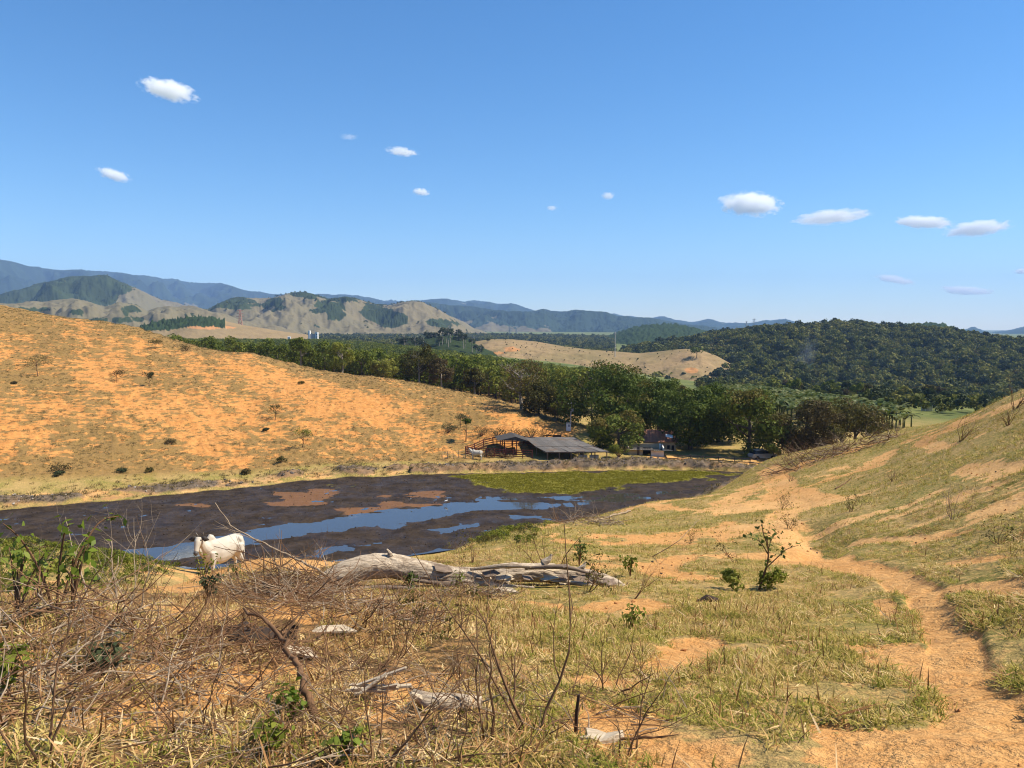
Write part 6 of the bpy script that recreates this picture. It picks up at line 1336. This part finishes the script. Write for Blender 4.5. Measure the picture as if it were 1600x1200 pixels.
# hollow rotten stump
b = gp(362, 1000); st = empty('hollow_stump', b); tag(st, 'dark hollow rotten stump half buried in the bank at the left', 'stump')
for (a0, a1, nm) in ((.05, 1.0, 'upper_shell'), (1.15, 1.9, 'lower_shell')):
    m = MB(); vs = []; nA, nX = 10, 14
    for i in range(nX + 1):
        x_ = -.42 + .84 * i / nX; rr_ = .13 + .035 * math.sin(i * .9) + rnd.uniform(-.03, .03)
        for sgn in (1, .74):
            for j in range(nA + 1):
                t = math.pi * (a0 + (a1 - a0) * j / nA); q_ = rr_ * sgn * (1 + rnd.uniform(-.05, .05)); vs.append((x_, -math.cos(t) * q_ * 1.1, math.sin(t) * q_ * .55 + .01))
    W_ = nA + 1; fs = []
    for i in range(nX):
        for j in range(nA):
            for s in (0, 1):
                o = i * 2 * W_ + s * W_ + j; n_ = o + 2 * W_; fs.append((o, n_, n_ + 1, o + 1) if s else (o, o + 1, n_ + 1, n_))
        for j in (0, nA): o = i * 2 * W_ + j; fs.append((o, o + W_, o + 3 * W_, o + 2 * W_))
    m.add(vs, fs).obj(nm, M['rot'], st)
# split pale wood, small log, slab, post
b = gp(560, 1095); e = empty('split_wood', b); tag(e, 'pale splintered piece of split wood lying in the straw', 'wood piece'); g = random.Random(3)
for k in range(9):
    a = R(20) + g.uniform(-.35, .35); L = g.uniform(.12, .3); x0 = g.uniform(-.14, .05); m = MB(); z0 = g.uniform(.02, .07)
    m.bar((x0, g.uniform(-.06, .06), z0), (x0 + math.cos(a) * L, math.sin(a) * L * .3, z0 + g.uniform(-.01, .10)), g.uniform(.012, .03), g.uniform(.006, .014)).obj('splinter', M['pale_wood'], e)
e = empty('small_log', gp(692, 1112)); tag(e, 'short broken pale log lying in front of the bare shrubs', 'log'); MB().tube([(-.16, .03, .09), (-.08, .0, .05), (.06, .01, .04), (.2, .03, .03)], [.02, .045, .045, .03], 14, .2, .08, 4).obj('trunk', M['log'], e, True); MB().tube([(-.1, 0, .06), (-.16, -.04, .12)], [.025, .008], 8, .3).obj('snag', M['pale_wood'], e)
e = empty('wood_slab', gp(940, 1158)); tag(e, 'flat pale slab of dry wood lying in the grass by the black stake', 'wood slab'); m = MB(); n = 11
pr = [(math.cos(2 * math.pi * i / n) * .10 * (1 + .35 * math.sin(i * 2.3)), math.sin(2 * math.pi * i / n) * .05 * (1 + .3 * math.cos(i * 1.7))) for i in range(n)]
m.add([(x_, y_, .005) for x_, y_ in pr] + [(x_ * .92, y_ * .92, .03 + .01 * math.sin(i * 2)) for i, (x_, y_) in enumerate(pr)], [tuple(range(n - 1, -1, -1)), tuple(range(n, 2 * n))] + [(i, (i + 1) % n, (i + 1) % n + n, i + n) for i in range(n)]).obj('slab', M['pale_wood'], e)
e = empty('stake', gp(899, 1146)); tag(e, 'short black charred stake standing upright in the grass', 'stake'); MB().tube([(0, 0, -.06), (.005, 0, .1), (.015, 0, .19)], [.010, .009, .007], 7, .15).obj('stake', M['rot'], e)
e = empty('wood_chip', gp(1105, 942)); tag(e, 'dark chunk of charred wood in the grass left of the leafy sapling', 'wood piece'); MB().tube([(-.12, 0, .02), (0, 0, .05), (.13, .02, .03)], [.015, .05, .02], 8, .4).obj('chunk', M['rot'], e)  # dark lump in place of the sapling's cast shadow, not a real piece of wood
for px, py, lab in [(790,925,'pale bark strip fallen beside the log middle'), (520,990,'pale bark strip left of the split wood'), (465,1025,'pale crumpled leaf sheath behind the curved branch')]:
    e = empty('bark_strip', gp(px, py), rnd.uniform(-.4, .4)); tag(e, lab, 'bark'); m = MB(); L = rnd.uniform(.14, .24)
    m.add([(-L, -.035, .02), (-L * .3, -.06, .04), (L * .5, -.04, .035), (L, .0, .02), (L * .4, .05, .05), (-L * .5, .04, .05)] + [(-L, -.035, .008), (-L * .3, -.06, .025), (L * .5, -.04, .02), (L, .0, .008), (L * .4, .05, .035), (-L * .5, .04, .035)], [(0, 1, 2, 3, 4, 5), (11, 10, 9, 8, 7, 6)] + [(i, i + 6, (i + 1) % 6 + 6, (i + 1) % 6) for i in range(6)]).obj('strip', M['pale_wood'], e)
# leafy sapling on the slope
M['sap_leaf'] = leaf_mat('sapling_leaf', [(.035,.06,.012),(.06,.09,.018),(.11,.13,.03)], .3); M['bright_leaf'] = leaf_mat('bright_leaf', [(.10,.15,.015),(.17,.22,.03),(.30,.33,.08)], .4, .4)
def leafy(label, px, py, name, stems, leaf, ls, mat, seed, nl=4, group=None, wide=.55):
    """stems: list of point lists in metres from the foot; leaves along their upper parts"""
    e = empty(name, gp(px, py)); tag(e, label, 'sapling' if 'sapling' in name else 'plant', group); g = random.Random(seed); C, D = [], []
    for s_, r_ in stems:
        a, b = spline(s_, [r_ * (1 - .7 * i / (len(s_) - 1)) for i in range(len(s_))], 4); MB().tube(a, b, 6).obj('stem', M[mat], e)
        for i in range(len(a) // 3, len(a)):
            for _ in range(nl):
                o = Vector((g.gauss(0, 1), g.gauss(0, 1), g.gauss(0, .7))) * ls * .7; C.append(a[i] + o); D.append(o.normalized() + Vector((0, 0, .7)))
    link('foliage', leaves_mesh('foliage', np.array(C), np.array(D), ls * rng.uniform(.6, 1.3, len(C)), M[leaf], wide, .10, .3, .5), e); return e
leafy('small leafy sapling with a leaning dark stem beside the path', 1184, 922, 'leafy_sapling', [([(0,0,-.05), (.08,0,.22), (.13,0,.42), (.12,0,.62), (.06,.02,.80), (.03,0,.98)], .016), ([(.10,0,.30), (.25,0,.45), (.38,.02,.56), (.55,0,.63)], .010), ([(.13,0,.5), (.03,.02,.66), (-.08,0,.72), (-.16,0,.74)], .008), ([(.125,0,.55), (.2,.05,.72), (.27,0,.8)], .007), ([(.12,0,.58), (.10,-.05,.75), (.14,0,.88)], .006)], 'sap_leaf', .066, 'twig', 1, 2)
x, y = gp(1184, 922)[:2]
for k, (dx, dy, lab) in enumerate([(-.28, .0, 'green leafy weed at the left foot of the leaning sapling'), (.22, .05, 'green leafy weed at the right foot of the leaning sapling')]):
    e = empty('weed', (x + dx, y + dy, H(x + dx, y + dy))); tag(e, lab, 'weed'); link('foliage', leaf_clump(950 + k, 260, .24, .2, .07, M['light_leaf']), e)
    m = MB(); grow(m, Vector((0, 0, -.02)), Vector((0, 0, 1)), .22, .006, 1, random.Random(k)); m.obj('stem', M['twig'], e)
for k, (px, py, h, ls, mt, nst, lab) in enumerate([(88,962,.66,.062,'bright_leaf',3,'tall sapling with broad pale green leaves at the left edge of the pond'), (28,965,.42,.06,'bright_leaf',5,'yellow green broad leaved bush at the far left'), (60,940,.42,.055,'light_leaf',4,'green broad leaved bush behind the yellow green one'), (12,1092,.2,.06,'light_leaf',5,'low rosette of green leaves at the left edge'), (112,955,.45,.07,'bright_leaf',3,'small yellowish bush right of the broad leaved sapling'),
    (462,1130,.15,.045,'bright_leaf',4,'bright green weed at the foot of the curved branch'), (420,1180,.11,.04,'light_leaf',5,'low green weed near the bottom edge under the curved branch'), (545,1185,.11,.04,'bright_leaf',4,'pale green weed at the bottom edge beside the leaning shrub'), (640,925,.26,.05,'sap_leaf',4,'little green plant growing against the arched trunk'), (715,925,.22,.06,'light_leaf',3,'small green sprig in front of the log'),
    (316,915,.36,.05,'light_leaf',4,'green leafy plant in front of the cow legs'), (374,912,.26,.05,'sap_leaf',3,'leafy plant in front of the cow hind legs'), (325,940,.3,.06,'grey_leaf',6,'grey green tuft of leaves below the orange crest'), (165,1065,.16,.06,'grey_leaf',4,'little green plant amid the brush at the left'), (985,985,.2,.055,'light_leaf',4,'low green weed on the bare spot right of the shrubs'), (905,885,.4,.07,'sap_leaf',5,'green leafy shrub over the right part of the log'), (985,900,.3,.07,'light_leaf',4,'small green plant at the right end of the log')]):
    g = random.Random(70 + k); S_ = []
    for i in range(nst):
        a = g.uniform(0, 6.28); d = Vector((math.cos(a), math.sin(a), 0)) * h * g.uniform(.15, .5); S_.append(([Vector((0, 0, -.03)), d * .35 + Vector((0, 0, h * .45)), d * .8 + Vector((0, 0, h * .8)), d * 1.2 + Vector((0, 0, h * g.uniform(.8, 1.05)))], .006 + .006 * h))
    leafy(lab, px, py, 'broad_leaved_plant', S_, mt, ls, 'twig', 80 + k, 2, None, .55)
